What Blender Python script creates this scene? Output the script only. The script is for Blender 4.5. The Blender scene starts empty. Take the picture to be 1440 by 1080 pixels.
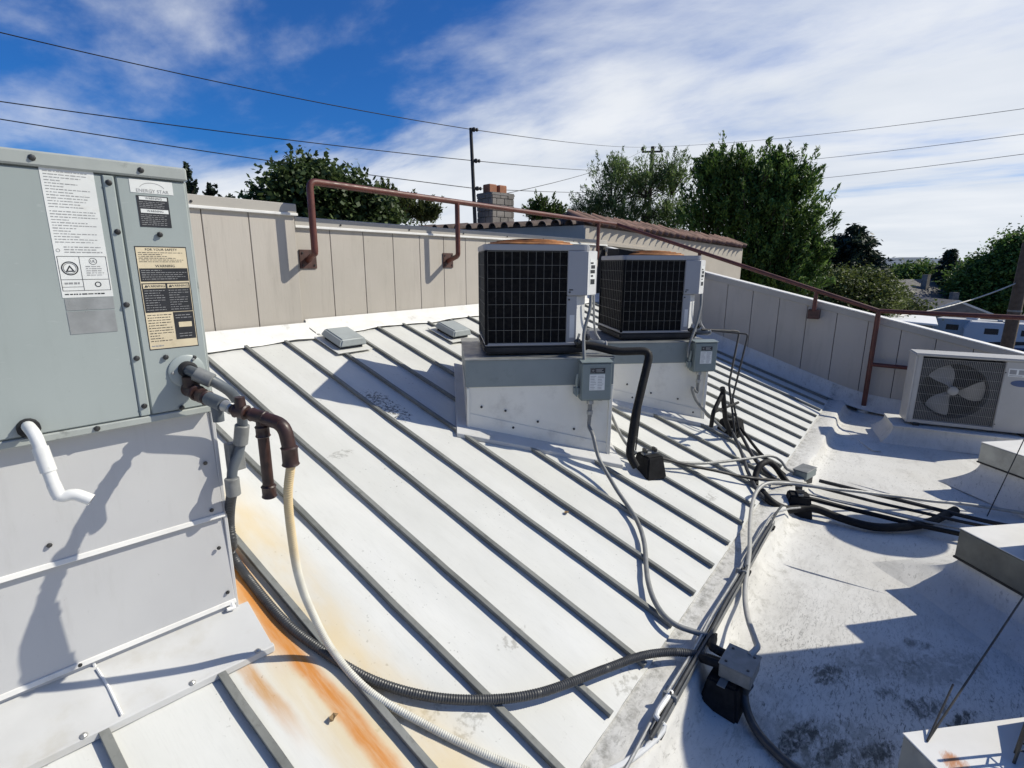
import bpy, bmesh, math, random
import numpy as np
from mathutils import Vector, Matrix
random.seed(7); rng = np.random.default_rng(11)
R_ = math.radians
scene = bpy.context.scene
C = scene.collection

# ------------------------------------------------------------------ camera, sky, sun, exposure
cam_d = bpy.data.cameras.new('camera'); cam = bpy.data.objects.new('camera', cam_d); C.objects.link(cam)
cam_d.sensor_width = 36.0; cam_d.lens = 18.4616; cam_d.clip_start = .05; cam_d.clip_end = 9000
cam.matrix_world = Matrix.Translation((-1.5679,-0.8646,2.1455)) @ Matrix(((0.604595,0.176606,-0.776708),(-0.796525,0.138545,-0.588518),(0.003673,0.974482,0.224434))).to_4x4()
scene.camera = cam
scene.render.resolution_x = 1024; scene.render.resolution_y = 768

SUN_AZ, SUN_EL = -43.5, 40.0          # azimuth measured from +X towards +Y
world = bpy.data.worlds.new('World'); scene.world = world; world.use_nodes = True
wt = world.node_tree; wt.nodes.clear()
def wn(t, **k):
    n = wt.nodes.new(t)
    for a, b in k.items(): setattr(n, a, b)
    return n
def wl(a, b): wt.links.new(a, b)
out = wn('ShaderNodeOutputWorld'); bg = wn('ShaderNodeBackground'); bg.inputs['Strength'].default_value = .056
wl(bg.outputs[0], out.inputs['Surface'])
sky = wn('ShaderNodeTexSky', sky_type='NISHITA', sun_disc=False, sun_elevation=R_(SUN_EL), sun_rotation=R_(90 - SUN_AZ), altitude=40.0)
sky.air_density = 1.0; sky.dust_density = .6; sky.ozone_density = 3.0
tint = wn('ShaderNodeMix', data_type='RGBA', blend_type='MULTIPLY'); tint.inputs[0].default_value = 1.0
tint.inputs[7].default_value = (.17, .90, 1.90, 1); wl(sky.outputs[0], tint.inputs[6])
geo = wn('ShaderNodeTexCoord'); sep = wn('ShaderNodeSeparateXYZ'); wl(geo.outputs['Generated'], sep.inputs[0])
def wm(op, a, b=None, clamp=False):
    n = wn('ShaderNodeMath', operation=op); n.use_clamp = clamp
    for i, v in enumerate((a, b)):
        if v is None: continue
        if isinstance(v, (int, float)): n.inputs[i].default_value = v
        else: wl(v, n.inputs[i])
    return n.outputs[0]
zc = wm('ADD', wm('MAXIMUM', sep.outputs[2], 0.0), .16)
px_ = wm('DIVIDE', sep.outputs[0], zc); py_ = wm('DIVIDE', sep.outputs[1], zc)
comb = wn('ShaderNodeCombineXYZ'); wl(px_, comb.inputs[0]); wl(py_, comb.inputs[1])
mp = wn('ShaderNodeMapping'); wl(comb.outputs[0], mp.inputs['Vector']); mp.inputs['Rotation'].default_value = (0, 0, R_(-62)); mp.inputs['Scale'].default_value = (.62, .36, 1); mp.inputs['Location'].default_value = (3.1, 1.55, 0)
n1 = wn('ShaderNodeTexNoise'); n1.inputs['Scale'].default_value = 1.15; n1.inputs['Detail'].default_value = 9; n1.inputs['Roughness'].default_value = .56; n1.inputs['Distortion'].default_value = .55
wl(mp.outputs[0], n1.inputs['Vector'])
n2 = wn('ShaderNodeTexNoise'); n2.inputs['Scale'].default_value = 4.5; n2.inputs['Detail'].default_value = 7; n2.inputs['Roughness'].default_value = .6
mp2 = wn('ShaderNodeMapping'); wl(comb.outputs[0], mp2.inputs['Vector']); mp2.inputs['Rotation'].default_value = (0, 0, R_(-58)); mp2.inputs['Scale'].default_value = (1.0, .5, 1)
wl(mp2.outputs[0], n2.inputs['Vector'])
# cover: thicker deck to the south-east and towards the horizon, open blue to the north
cov = wm('ADD', wm('MULTIPLY', n1.outputs[0], 1.0), wm('MULTIPLY', wm('SUBTRACT', n2.outputs[0], .5), .17))
cov = wm('ADD', cov, wm('MULTIPLY', sep.outputs[0], .16))
cov = wm('ADD', cov, wm('MULTIPLY', sep.outputs[1], -.07))
cov = wm('ADD', cov, wm('MULTIPLY', wm('POWER', wm('SUBTRACT', 1.0, wm('MAXIMUM', sep.outputs[2], 0.0)), 4.0), .34))
ramp = wn('ShaderNodeValToRGB'); ramp.color_ramp.interpolation = 'EASE'
ramp.color_ramp.elements[0].position = .53; ramp.color_ramp.elements[1].position = .81
ramp.color_ramp.elements[0].color = (.015, .015, .015, 1); ramp.color_ramp.elements[1].color = (.96, .96, .96, 1)
wl(cov, ramp.inputs[0])
cl = wn('ShaderNodeMix', data_type='RGBA')
wl(ramp.outputs[0], cl.inputs[0]); wl(tint.outputs[2], cl.inputs[6])
n3 = wn('ShaderNodeTexNoise'); n3.inputs['Scale'].default_value = 2.3; n3.inputs['Detail'].default_value = 6; wl(mp2.outputs[0], n3.inputs['Vector'])
cr = wn('ShaderNodeValToRGB'); cr.color_ramp.elements[0].position = .32; cr.color_ramp.elements[1].position = .68
cr.color_ramp.elements[0].color = (13.0, 13.9, 15.2, 1); cr.color_ramp.elements[1].color = (15.6, 16.1, 16.8, 1)
wl(n3.outputs[0], cr.inputs[0]); wl(cr.outputs[0], cl.inputs[7])
wl(cl.outputs[2], bg.inputs['Color'])

sun_d = bpy.data.lights.new('sun', 'SUN'); sun_d.energy = 4.6; sun_d.angle = R_(.53); sun_d.color = (1, .945, .81)
sun = bpy.data.objects.new('sun', sun_d); C.objects.link(sun)
sd = Vector((math.cos(R_(SUN_AZ)) * math.cos(R_(SUN_EL)), math.sin(R_(SUN_AZ)) * math.cos(R_(SUN_EL)), math.sin(R_(SUN_EL))))
sun.rotation_euler = sd.to_track_quat('Z', 'Y').to_euler(); sun.location = sd * 60
scene.view_settings.view_transform = 'Standard'; scene.view_settings.look = 'None'
scene.view_settings.exposure = 0.0; scene.view_settings.gamma = 1.0
try: scene.view_settings.use_curve_mapping = False
except Exception: pass

# ------------------------------------------------------------------ helpers
T = math.tan(R_(18.425)); FZ = -.15; GZ = -7.0
def roofz(y): return y * T
WM = {}
def put(o, label=None, cat=None, group=None, kind=None):
    if label: o['label'] = label
    if cat: o['category'] = cat
    if group: o['group'] = group
    if kind: o['kind'] = kind
    return o
def thing(name, loc, rz=0, label=None, cat=None, group=None, kind=None):
    o = bpy.data.objects.new(name, None); C.objects.link(o); o.empty_display_size = .1
    o.location = loc; o.rotation_euler = (0, 0, rz); WM[o.name] = Matrix.Translation(loc) @ Matrix.Rotation(rz, 4, 'Z')
    return put(o, label, cat, group, kind)
class MB:
    def __init__(s): s.v = []; s.f = []
    def add(s, vs, fs):
        b = len(s.v); s.v += [tuple(p) for p in vs]; s.f += [tuple(b + i for i in f) for f in fs]; return s
    def hexa(s, p):   # 8 points: bottom 4 ccw, top 4 ccw
        return s.add(p, [(3, 2, 1, 0), (4, 5, 6, 7), (0, 1, 5, 4), (1, 2, 6, 5), (2, 3, 7, 6), (3, 0, 4, 7)])
    def box(s, x0, x1, y0, y1, z0, z1):
        return s.hexa([(x0, y0, z0), (x1, y0, z0), (x1, y1, z0), (x0, y1, z0), (x0, y0, z1), (x1, y0, z1), (x1, y1, z1), (x0, y1, z1)])
    def obox(s, c, ax, ay, az):  # centre, half axes
        c, ax, ay, az = map(Vector, (c, ax, ay, az))
        return s.hexa([c - ax - ay - az, c + ax - ay - az, c + ax + ay - az, c - ax + ay - az, c - ax - ay + az, c + ax - ay + az, c + ax + ay + az, c - ax + ay + az])
    def prism(s, poly, d):       # planar polygon (3D), extruded by d
        n = len(poly); d = Vector(d); a = [Vector(p) for p in poly]
        return s.add(a + [p + d for p in a], [tuple(range(n))[::-1], tuple(range(n, 2 * n))] + [(i, (i + 1) % n, n + (i + 1) % n, n + i) for i in range(n)])
    def tube(s, pts, r, n=10, cap=True):
        pts = [Vector(p) for p in pts]; m = len(pts)
        rs = r if isinstance(r, (list, tuple)) else [r] * m
        tg = []
        for i in range(m):
            a = pts[max(i - 1, 0)]; b = pts[min(i + 1, m - 1)]; d = (b - a)
            tg.append(d.normalized() if d.length > 1e-9 else Vector((0, 0, 1)))
        u = tg[0].orthogonal().normalized(); vs = []
        for i in range(m):
            u = (u - tg[i] * u.dot(tg[i])); u = u.normalized() if u.length > 1e-6 else tg[i].orthogonal().normalized()
            w = tg[i].cross(u)
            for k in range(n):
                a = 2 * math.pi * k / n; vs.append(pts[i] + (u * math.cos(a) + w * math.sin(a)) * rs[i])
        fs = [(i * n + k, i * n + (k + 1) % n, (i + 1) * n + (k + 1) % n, (i + 1) * n + k) for i in range(m - 1) for k in range(n)]
        if cap: fs += [tuple(range(n))[::-1], tuple((m - 1) * n + k for k in range(n))]
        return s.add(vs, fs)
    def cyl(s, a, b, r, n=12, r2=None): return s.tube([a, b], [r, r if r2 is None else r2], n)
    def lathe(s, prof, c=(0, 0, 0), n=24, ax=None):
        c = Vector(c); ax = Vector(ax).normalized() if ax else Vector((0, 0, 1)); u = ax.orthogonal().normalized(); w = ax.cross(u); vs = []
        for r, h in prof:
            for k in range(n):
                a = 2 * math.pi * k / n; vs.append(c + ax * h + (u * math.cos(a) + w * math.sin(a)) * r)
        m = len(prof)
        fs = [(i * n + k, i * n + (k + 1) % n, (i + 1) * n + (k + 1) % n, (i + 1) * n + k) for i in range(m - 1) for k in range(n)]
        fs += [tuple(range(n))[::-1], tuple((m - 1) * n + k for k in range(n))]
        return s.add(vs, fs)
    def build(s, name, mat, parent=None, world=False, bevel=0.0, smooth=False, seg=1):
        me = bpy.data.meshes.new(name); vs = s.v
        if parent is not None and world:
            inv = WM[parent.name].inverted(); vs = [inv @ Vector(p) for p in vs]
        me.from_pydata([tuple(p) for p in vs], [], s.f)
        if bevel or True:
            bm = bmesh.new(); bm.from_mesh(me)
            bmesh.ops.recalc_face_normals(bm, faces=bm.faces)
            if bevel:
                es = [e for e in bm.edges if len(e.link_faces) == 2 and e.calc_face_angle(0) > .6]
                bmesh.ops.bevel(bm, geom=es, offset=bevel, segments=seg, affect='EDGES', clamp_overlap=True)
            bm.to_mesh(me); bm.free()
        if smooth:
            me.polygons.foreach_set('use_smooth', [True] * len(me.polygons))
            try: me.set_sharp_from_angle(angle=R_(38))
            except Exception: pass
        me.materials.append(M[mat] if isinstance(mat, str) else mat)
        o = bpy.data.objects.new(name, me); C.objects.link(o)
        if parent is not None:
            o.parent = parent; WM[o.name] = WM[parent.name]
        else: WM[o.name] = Matrix.Identity(4)
        return o
def inst(src, parent=None, loc=None):
    o = src.copy(); C.objects.link(o)
    if parent is not None: o.parent = parent; WM[o.name] = WM[parent.name]
    if loc is not None: o.location = loc
    return o
def copy_tree(o, parent=None):
    c = o.copy(); C.objects.link(c); c.parent = parent
    for ch in list(o.children): copy_tree(ch, c)
    return c
def smoothpath(pts, step=.03):
    P = [Vector(p) for p in pts]; P = [P[0] * 2 - P[1]] + P + [P[-1] * 2 - P[-2]]; outp = []
    for i in range(1, len(P) - 2):
        a, b, c_, d = P[i - 1:i + 3]; n = max(2, int((c_ - b).length / step))
        for k in range(n):
            t = k / n
            outp.append(.5 * ((2 * b) + (c_ - a) * t + (2 * a - 5 * b + 4 * c_ - d) * t * t + (3 * b - a - 3 * c_ + d) * t ** 3))
    outp.append(P[-2]); return outp
def bendpath(pts, r=.05, n=5):      # straight runs with rounded corners
    P = [Vector(p) for p in pts]; o = [P[0]]
    for a, b, c_ in zip(P, P[1:], P[2:]):
        d1 = (a - b); d2 = (c_ - b); q = min(r, d1.length * .45, d2.length * .45); p1 = b + d1.normalized() * q; p2 = b + d2.normalized() * q
        for k in range(n + 1):
            t = k / n; o.append(p1 * (1 - t) ** 2 + b * 2 * t * (1 - t) + p2 * t * t)
    o.append(P[-1]); return o
def corrug(path, r, pitch=.011, depth=.09):
    P = smoothpath(path, pitch / 2); return P, [r * (1 + (depth if i % 2 else -depth)) for i in range(len(P))]

# ------------------------------------------------------------------ materials
M = {}
class NG:
    def __init__(s, name):
        s.m = bpy.data.materials.new(name); s.m.use_nodes = True; s.t = s.m.node_tree; s.t.nodes.clear()
        s.out = s.n('ShaderNodeOutputMaterial'); s.b = s.n('ShaderNodeBsdfPrincipled'); s.l(s.b.outputs[0], s.out.inputs['Surface'])
        s.pos = s.n('ShaderNodeNewGeometry').outputs['Position']; M[name] = s.m
    def n(s, t): return s.t.nodes.new(t)
    def l(s, a, b): s.t.links.new(a, b)
    def noise(s, scale, detail=5, rough=.55, stretch=(1, 1, 1), dist=0, vec=None, loc=(0, 0, 0), rz=0):
        mp = s.n('ShaderNodeMapping'); s.l(vec or s.pos, mp.inputs['Vector']); mp.inputs['Scale'].default_value = stretch; mp.inputs['Location'].default_value = loc; mp.inputs['Rotation'].default_value = (0, 0, rz)
        t = s.n('ShaderNodeTexNoise'); t.inputs['Scale'].default_value = scale; t.inputs['Detail'].default_value = detail; t.inputs['Roughness'].default_value = rough; t.inputs['Distortion'].default_value = dist
        s.l(mp.outputs[0], t.inputs['Vector']); return t.outputs[0]
    def ramp(s, v, a, b, lo=0., hi=1.):
        r = s.n('ShaderNodeMapRange'); r.interpolation_type = 'SMOOTHSTEP'; r.inputs[1].default_value = a; r.inputs[2].default_value = b; r.inputs[3].default_value = lo; r.inputs[4].default_value = hi
        s.l(v, r.inputs[0]); return r.outputs[0]
    def mul(s, a, b, op='MULTIPLY'):
        m = s.n('ShaderNodeMath'); m.operation = op
        for i, v in enumerate((a, b)):
            if isinstance(v, (int, float)): m.inputs[i].default_value = v
            else: s.l(v, m.inputs[i])
        return m.outputs[0]
    def mix(s, f, a, b):
        m = s.n('ShaderNodeMix'); m.data_type = 'RGBA'
        for i, v in ((0, f), (6, a), (7, b)):
            if isinstance(v, (int, float)): m.inputs[i].default_value = v
            elif isinstance(v, tuple): m.inputs[i].default_value = (*v, 1)
            else: s.l(v, m.inputs[i])
        return m.outputs[2]
    def col(s, v): s.l(v, s.b.inputs['Base Color']) if not isinstance(v, tuple) else setattr(s.b.inputs['Base Color'], 'default_value', (*v, 1))
    def set(s, rough=.6, metal=0., spec=.5):
        if isinstance(rough, (int, float)): s.b.inputs['Roughness'].default_value = rough
        else: s.l(rough, s.b.inputs['Roughness'])
        s.b.inputs['Metallic'].default_value = metal; s.b.inputs['Specular IOR Level'].default_value = spec
    def bump(s, h, strength=.2, dist=.01):
        b = s.n('ShaderNodeBump'); b.inputs['Strength'].default_value = strength; b.inputs['Distance'].default_value = dist; s.l(h, b.inputs['Height']); s.l(b.outputs[0], s.b.inputs['Normal'])
def simple(name, col, rough=.55, metal=0., var=.12, vs=6., dirt=None, bump=0., spec=.5, fine=40.):
    g = NG(name); d = tuple(c * (1 - var) for c in col); l_ = tuple(min(1, c * (1 + var)) for c in col)
    c = g.mix(g.ramp(g.noise(vs), .3, .7), d, l_)
    if dirt: c = g.mix(g.mul(g.ramp(g.noise(dirt[1], 8, .65), dirt[2], dirt[3]), dirt[4]), c, dirt[0])
    g.col(c); g.set(g.ramp(g.noise(vs * 2.3), .3, .7, max(.05, rough - .08), min(1, rough + .08)), metal, spec)
    if bump: g.bump(g.noise(fine, 4), bump, .004)
    return g

# roof pans: white paint, speckle, drips and the orange run-off below the big unit
g = NG('pan_paint')
c = g.mix(g.ramp(g.noise(1.6, 6, .6, (1.6, .5, 1)), .3, .75), (.60, .60, .565), (.68, .68, .65))
c = g.mix(g.mul(g.ramp(g.noise(7, 8, .7, (3.0, .6, 1)), .52, .80), .35), c, (.50, .49, .45))
c = g.mix(g.mul(g.mul(g.ramp(g.noise(46, 3, .5), .665, .73), .75), g.ramp(g.noise(1.7, 4, .6, loc=(9, 4, 0)), .42, .68)), c, (.12, .11, .10))
c = g.mix(g.mul(g.ramp(g.noise(11, 6, .7, loc=(3, 1, 0)), .66, .76), .5), c, (.20, .19, .17))
sp = g.n('ShaderNodeSeparateXYZ'); g.l(g.pos, sp.inputs[0]); X, Y = sp.outputs[0], sp.outputs[1]
fr = g.mul(g.mul(X, 2.5), 1.0, 'PINGPONG'); fr2 = g.mul(g.mul(g.mul(X, 1.25), .0, 'ADD'), .5, 'PINGPONG')
c = g.mix(g.mul(g.mul(g.ramp(fr2, .0, .06, 1, 0), g.ramp(g.noise(12, 7, .7, (1, .35, 1)), .35, .7)), .55), c, (.30, .29, .25))
c = g.mix(g.mul(g.ramp(g.noise(30, 4, .6, (5, .25, 1)), .45, .75), .22), c, (.52, .515, .49))
wob = g.mul(g.mul(g.noise(2.2, 5, .6, (1.5, 1, 1)), .5, 'SUBTRACT'), .10)
xx = g.mul(X, wob, 'ADD')
def pblob(xc, yc, rx, ry, amt, colr, sc, lo, hi):
    global c
    u = g.mul(g.mul(X, xc, 'SUBTRACT'), 1 / rx); v = g.mul(g.mul(Y, yc, 'SUBTRACT'), 1 / ry); r = g.mul(g.mul(u, u), g.mul(v, v), 'ADD')
    k = g.mul(g.mul(g.ramp(r, 0, 1.5, 1, 0), .26), g.noise(sc, 6, .7), 'ADD'); c = g.mix(g.mul(g.ramp(k, lo, hi), amt), c, colr)
for q in [(1.329,2.848,0.949),(1.329,2.615,0.871)]: pblob(q[0], q[1], .16, .22, .85, (.05, .05, .045), 42, .74, .80)
for q in [(-0.266,0.584,0.194),(-0.142,0.446,0.149),(-0.345,0.678,0.226),(0.590,-0.045,-0.015),(0.639,0.057,0.019),(0.569,2.318,0.772),(2.964,0.337,0.112),(0.357,0.588,0.196)]: pblob(q[0], q[1], .14, .06, .5, (.20, .19, .16), 30, .68, .84)
def streak(xc, w, ya, yb):
    d = g.mul(g.mul(xx, xc, 'SUBTRACT'), 0, 'ADD'); a = g.n('ShaderNodeMath'); a.operation = 'ABSOLUTE'; g.l(d, a.inputs[0])
    return g.mul(g.ramp(a.outputs[0], w * .25, w, 1, 0), g.mul(g.ramp(Y, ya - .25, ya + .15), g.ramp(Y, yb - .1, yb + .12, 1, 0)))
fn = g.ramp(g.noise(9, 7, .7, (4, .35, 1)), .25, .65, .55, 1)
xs_ = X; xx = g.mul(xx, g.mul(g.ramp(Y, 1.3, 2.0), -.05), 'ADD')
yel = g.mul(g.mul(streak(-.40, .30, .2, 2.35), 1.0), g.ramp(g.noise(3, 6, .6, (2, .7, 1)), .25, .65, .3, 1))
c = g.mix(g.mul(yel, .65), c, (.66, .50, .24))
c = g.mix(g.mul(g.mul(streak(-.60, .12, .4, 1.2), fn), .4), c, (.60, .47, .24))
c = g.mix(g.mul(g.mul(streak(-.70, .05, 1.0, 1.26), fn), .9), c, (.50, .25, .06))
c = g.mix(g.mul(g.mul(streak(-.545, .10, 1.3, 2.1), fn), .9), c, (.58, .27, .07))
c = g.mix(g.mul(g.mul(streak(-.512, .062, .1, 2.05), fn), 1.0), c, (.56, .22, .04))
g.col(c); g.set(g.ramp(g.noise(5), .3, .7, .42, .6), 0, .45); g.bump(g.noise(3.5, 3, .5, (2.2, .5, 1)), .25, .006)

g = NG('rib_metal')
c = g.mix(g.ramp(g.noise(5, 6, .6, (1, .3, 1)), .3, .7), (.145, .15, .14), (.235, .24, .225))
c = g.mix(g.mul(g.ramp(g.noise(22, 6, .7), .5, .75), .6), c, (.085, .085, .075)); g.col(c); g.set(.55, .0, .4)

g = NG('membrane')
sp = g.n('ShaderNodeSeparateXYZ'); g.l(g.pos, sp.inputs[0]); X, Y = sp.outputs[0], sp.outputs[1]
c = g.mix(g.ramp(g.noise(1.1, 7, .62), .3, .7), (.58, .565, .525), (.68, .67, .635))
c = g.mix(g.mul(g.ramp(g.noise(3.2, 8, .7, (1, 2.2, 1), rz=.5), .52, .72), .45), c, (.40, .385, .35))
pm = g.ramp(g.noise(.9, 5, .6, loc=(4, 2, 0)), .36, .62, .22, 1)
c = g.mix(g.mul(g.mul(g.ramp(g.noise(15, 10, .8, (1, 3.4, 1), .7, rz=.6), .54, .66), .7), pm), c, (.15, .145, .13))
c = g.mix(g.mul(g.ramp(g.noise(2.4, 9, .72, (1, 1.8, 1), 1.0, loc=(1, 7, 0), rz=.6), .5, .75), .5), c, (.36, .35, .32))
c = g.mix(g.mul(g.ramp(g.noise(60, 3, .6), .66, .73), .5), c, (.10, .10, .09))
nm = g.mul(g.ramp(X, 1.4, 3.2, 1, 0), g.ramp(Y, -.55, -.35, 1, 0))
c = g.mix(g.mul(g.mul(g.ramp(g.noise(20, 10, .82, (1, 3.6, 1), .8, rz=-.75, loc=(2, 5, 0)), .515, .60), g.ramp(g.noise(1.8, 5, .65, loc=(3, 8, 0)), .30, .54)), g.mul(nm, .85)), c, (.085, .085, .075))
def blob(xc, yc, rx, ry, ang, amt, colr, sc=16):
    global c
    dx = g.mul(X, xc, 'SUBTRACT'); dy = g.mul(Y, yc, 'SUBTRACT'); ca, sa = math.cos(ang), math.sin(ang)
    u = g.mul(g.mul(g.mul(dx, ca), g.mul(dy, sa), 'ADD'), 1 / rx); v = g.mul(g.mul(g.mul(dx, -sa), g.mul(dy, ca), 'ADD'), 1 / ry)
    r = g.mul(g.mul(u, u), g.mul(v, v), 'ADD')
    k = g.mul(g.mul(g.ramp(r, 0, 2.2, 1, 0), .30), g.mul(g.mul(g.noise(sc * .35, 6, .6, (1, 1.8, 1), .8, rz=ang), .62), g.mul(g.noise(sc * 1.6, 8, .8, (1, 3, 1), .6, rz=ang), .38), 'ADD'), 'ADD')
    c = g.mix(g.mul(g.ramp(k, .66, .86), amt), c, colr)
DK = (.035, .037, .030)
for q in [(1.612,-1.036,-0.150),(1.623,-1.207,-0.150),(1.595,-1.351,-0.150),(1.569,-0.770,-0.150),(1.012,-0.850,-0.150),(1.114,-1.015,-0.150),(0.994,-0.700,-0.150),(2.206,-1.174,-0.150)]:
    _h = abs(math.sin(q[0] * 37 + q[1] * 91)); blob(q[0], q[1], .07 + .13 * _h, .03 + .05 * abs(math.sin(q[0] * 53)), -.9 + .6 * _h, .6 + .35 * _h, DK, 26 + 30 * _h)
for q in [(1.077,-0.873,-0.150),(0.996,-0.636,-0.150),(0.907,-0.862,-0.150),(2.049,-1.307,-0.150),(1.863,-0.973,-0.150)]: blob(q[0], q[1], .34, .13, -.7, .42, (.12, .12, .10), 34)
# grime caught at the foot of the metal roof
k = g.mul(g.ramp(Y, -.14, -.01), g.ramp(Y, .0, .06, 1, 0)); c = g.mix(g.mul(g.mul(k, g.ramp(g.noise(13, 7, .75), .42, .68)), .75), c, (.17, .165, .14))
k = g.mul(g.ramp(Y, -.45, -.3), g.ramp(Y, -.26, -.2, 1, 0)); c = g.mix(g.mul(g.mul(k, g.ramp(g.noise(9, 7, .7), .5, .7)), .5), c, (.22, .21, .17))
g.col(c); g.set(.72, 0, .22); g.bump(g.noise(9, 6, .6), .35, .012)

g = NG('rusty_white'); sp = g.n('ShaderNodeSeparateXYZ'); g.l(g.pos, sp.inputs[0]); X, Y = sp.outputs[0], sp.outputs[1]; c = g.mix(g.ramp(g.noise(4), .3, .7), (.66, .65, .62), (.74, .73, .70))
q = [(0.725,-1.233,0.310)][0]
blob(q[0], q[1], .07, .05, .3, .95, (.45, .17, .05), 14); g.col(c); g.set(.55)
g = NG('wall_panel'); c = g.mix(g.ramp(g.noise(1.0, 5), .3, .7), (.42, .385, .335), (.475, .435, .385))
c = g.mix(g.mul(g.ramp(g.noise(7, 7, .7, (1, 1, .12)), .5, .78), .35), c, (.24, .215, .185)); c = g.mix(g.mul(g.ramp(g.noise(60, 4, .6, (1, 1, .1)), .4, .8), .25), c, (.46, .43, .38))
c = g.mix(g.mul(g.ramp(g.noise(24, 5, .7), .64, .75), .4), c, (.18, .16, .14)); g.col(c); g.set(.62, 0, .3); g.bump(g.noise(50, 4, .6, (1, 1, .12)), .25, .004)
simple('coping_tan', (.39, .365, .325), .5, var=.05, vs=2, dirt=((.30, .28, .25), 4, .55, .8, .4))
simple('white_trim', (.74, .73, .70), .5, var=.06, vs=5, dirt=((.35, .33, .30), 7, .55, .75, .5))
g = NG('unit_gray'); c = g.mix(g.ramp(g.noise(1.4, 6), .3, .7), (.315, .355, .345), (.355, .395, .385))
c = g.mix(g.mul(g.ramp(g.noise(9, 8, .7, (1, 1, .15)), .5, .8), .35), c, (.25, .275, .265)); c = g.mix(g.mul(g.ramp(g.noise(90, 3, .6, (.15, 1, 1)), .66, .74), .35), c, (.46, .49, .48)); c = g.mix(g.mul(g.ramp(g.noise(34, 5, .7), .66, .76), .35), c, (.14, .15, .14))
g.col(c); g.set(g.ramp(g.noise(6), .3, .7, .38, .55), 0, .45); g.bump(g.noise(2.2, 3), .18, .01)
simple('unit_gray_edge', (.36, .385, .365), .45, var=.08, vs=8, dirt=((.10, .10, .09), 11, .60, .74, .7))
g = NG('curb_panel'); c = g.mix(g.ramp(g.noise(1.6, 6), .3, .7), (.49, .49, .495), (.535, .535, .535))
c = g.mix(g.mul(g.ramp(g.noise(10, 8, .7, (1, 1, .15)), .5, .8), .4), c, (.37, .365, .35)); c = g.mix(g.mul(g.ramp(g.noise(40, 5, .7), .65, .76), .4), c, (.24, .235, .22))
g.col(c); g.set(g.ramp(g.noise(6), .3, .7, .42, .6), 0, .4); g.bump(g.noise(2.6, 3), .2, .012)
simple('curb_apron', (.56, .56, .55), .5, var=.06, vs=3, dirt=((.40, .37, .30), 4, .5, .75, .45))
simple('caulk', (.80, .79, .76), .6, var=.05)
simple('panel_white_sunlit', (.66, .66, .65), .4, var=.04, vs=3, dirt=((.45, .43, .4), 8, .55, .8, .4))  # white plate paint; also carries the sunlight painted on the condenser corners
simple('condenser_paint', (.33, .335, .355), .4, var=.03, vs=2, dirt=((.28, .28, .27), 7, .58, .8, .4))
g = NG('coil_black'); c = g.mix(g.ramp(g.noise(30, 5, .7), .35, .75), (.004, .004, .005), (.016, .015, .014)); g.col(c); g.set(.75, 0, .15); wv = g.n('ShaderNodeTexWave'); wv.bands_direction = 'Z'; wv.inputs['Scale'].default_value = 60; g.l(g.pos, wv.inputs['Vector']); g.bump(wv.outputs['Fac'], .5, .004)
simple('wire_gray', (.20, .195, .175), .5, var=.15, vs=20)
simple('dark_base', (.02, .02, .022), .7, var=.3)
simple('rust_guard', (.40, .17, .05), .75, var=.35, vs=9, dirt=((.12, .03, .012), 6, .45, .7, .8))
simple('curb_white', (.80, .775, .70), .55, var=.05, vs=2, dirt=((.40, .37, .32), 4, .5, .8, .5))
simple('curb_band', (.205, .24, .25), .5, var=.06, vs=3, dirt=((.12, .14, .14), 9, .55, .75, .4))
simple('box_steel', (.20, .24, .24), .45, var=.06, vs=6, dirt=((.09, .10, .09), 12, .58, .75, .5))
simple('print_dark', (.02, .022, .026), .5, var=.2)
simple('print_mid', (.30, .30, .30), .5, var=.1)
simple('paper_white', (.72, .73, .71), .5, var=.05, vs=9, dirt=((.5, .48, .42), 18, .55, .75, .5))
simple('paper_cream', (.68, .58, .40), .55, var=.08, vs=9, dirt=((.45, .36, .22), 20, .55, .75, .6))
simple('foil', (.34, .35, .35), .35, var=.12, vs=14, metal=.3)
simple('label_black', (.022, .023, .027), .45, var=.2, vs=20)
simple('conduit_gray', (.20, .205, .20), .5, var=.12, vs=20, dirt=((.09, .09, .085), 25, .55, .75, .5))
simple('conduit_light', (.38, .375, .35), .45, var=.1, vs=20, dirt=((.25, .24, .2), 20, .55, .75, .5))
simple('conduit_dark', (.045, .047, .05), .45, var=.2, vs=25)
simple('rubber_black', (.012, .012, .013), .8, var=.3, vs=20, bump=.3, spec=.25)
simple('foam_black', (.010, .010, .011), .7, var=.3, vs=30, bump=.25, spec=.3)
simple('pvc_white', (.72, .72, .70), .35, var=.05, vs=14, dirt=((.4, .38, .33), 30, .6, .78, .4))
g = NG('hose_cream'); sp = g.n('ShaderNodeSeparateXYZ'); g.l(g.pos, sp.inputs[0]); c = g.mix(g.ramp(g.noise(9), .3, .7), (.56, .545, .48), (.66, .65, .58))
c = g.mix(g.mul(g.ramp(g.mul(sp.outputs[2], g.mul(g.noise(6), .3), 'ADD'), .95, 1.35), .9), c, (.62, .47, .25)); c = g.mix(g.mul(g.ramp(g.noise(22, 6, .7), .5, .75), .4), c, (.36, .31, .22)); g.col(c); g.set(.5, 0, .4)
simple('iron_brown', (.038, .017, .014), .45, var=.3, vs=25, dirt=((.07, .03, .018), 30, .55, .75, .5), bump=.2)
simple('pvc_gray', (.10, .115, .13), .45, var=.12, vs=12, dirt=((.22, .22, .2), 18, .6, .78, .4))
simple('zinc', (.40, .40, .39), .42, metal=.5, var=.15, vs=22, dirt=((.2, .2, .18), 18, .55, .75, .5))
simple('galv', (.22, .225, .22), .5, metal=.2, var=.14, vs=15, dirt=((.14, .14, .13), 20, .55, .75, .5))
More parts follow.
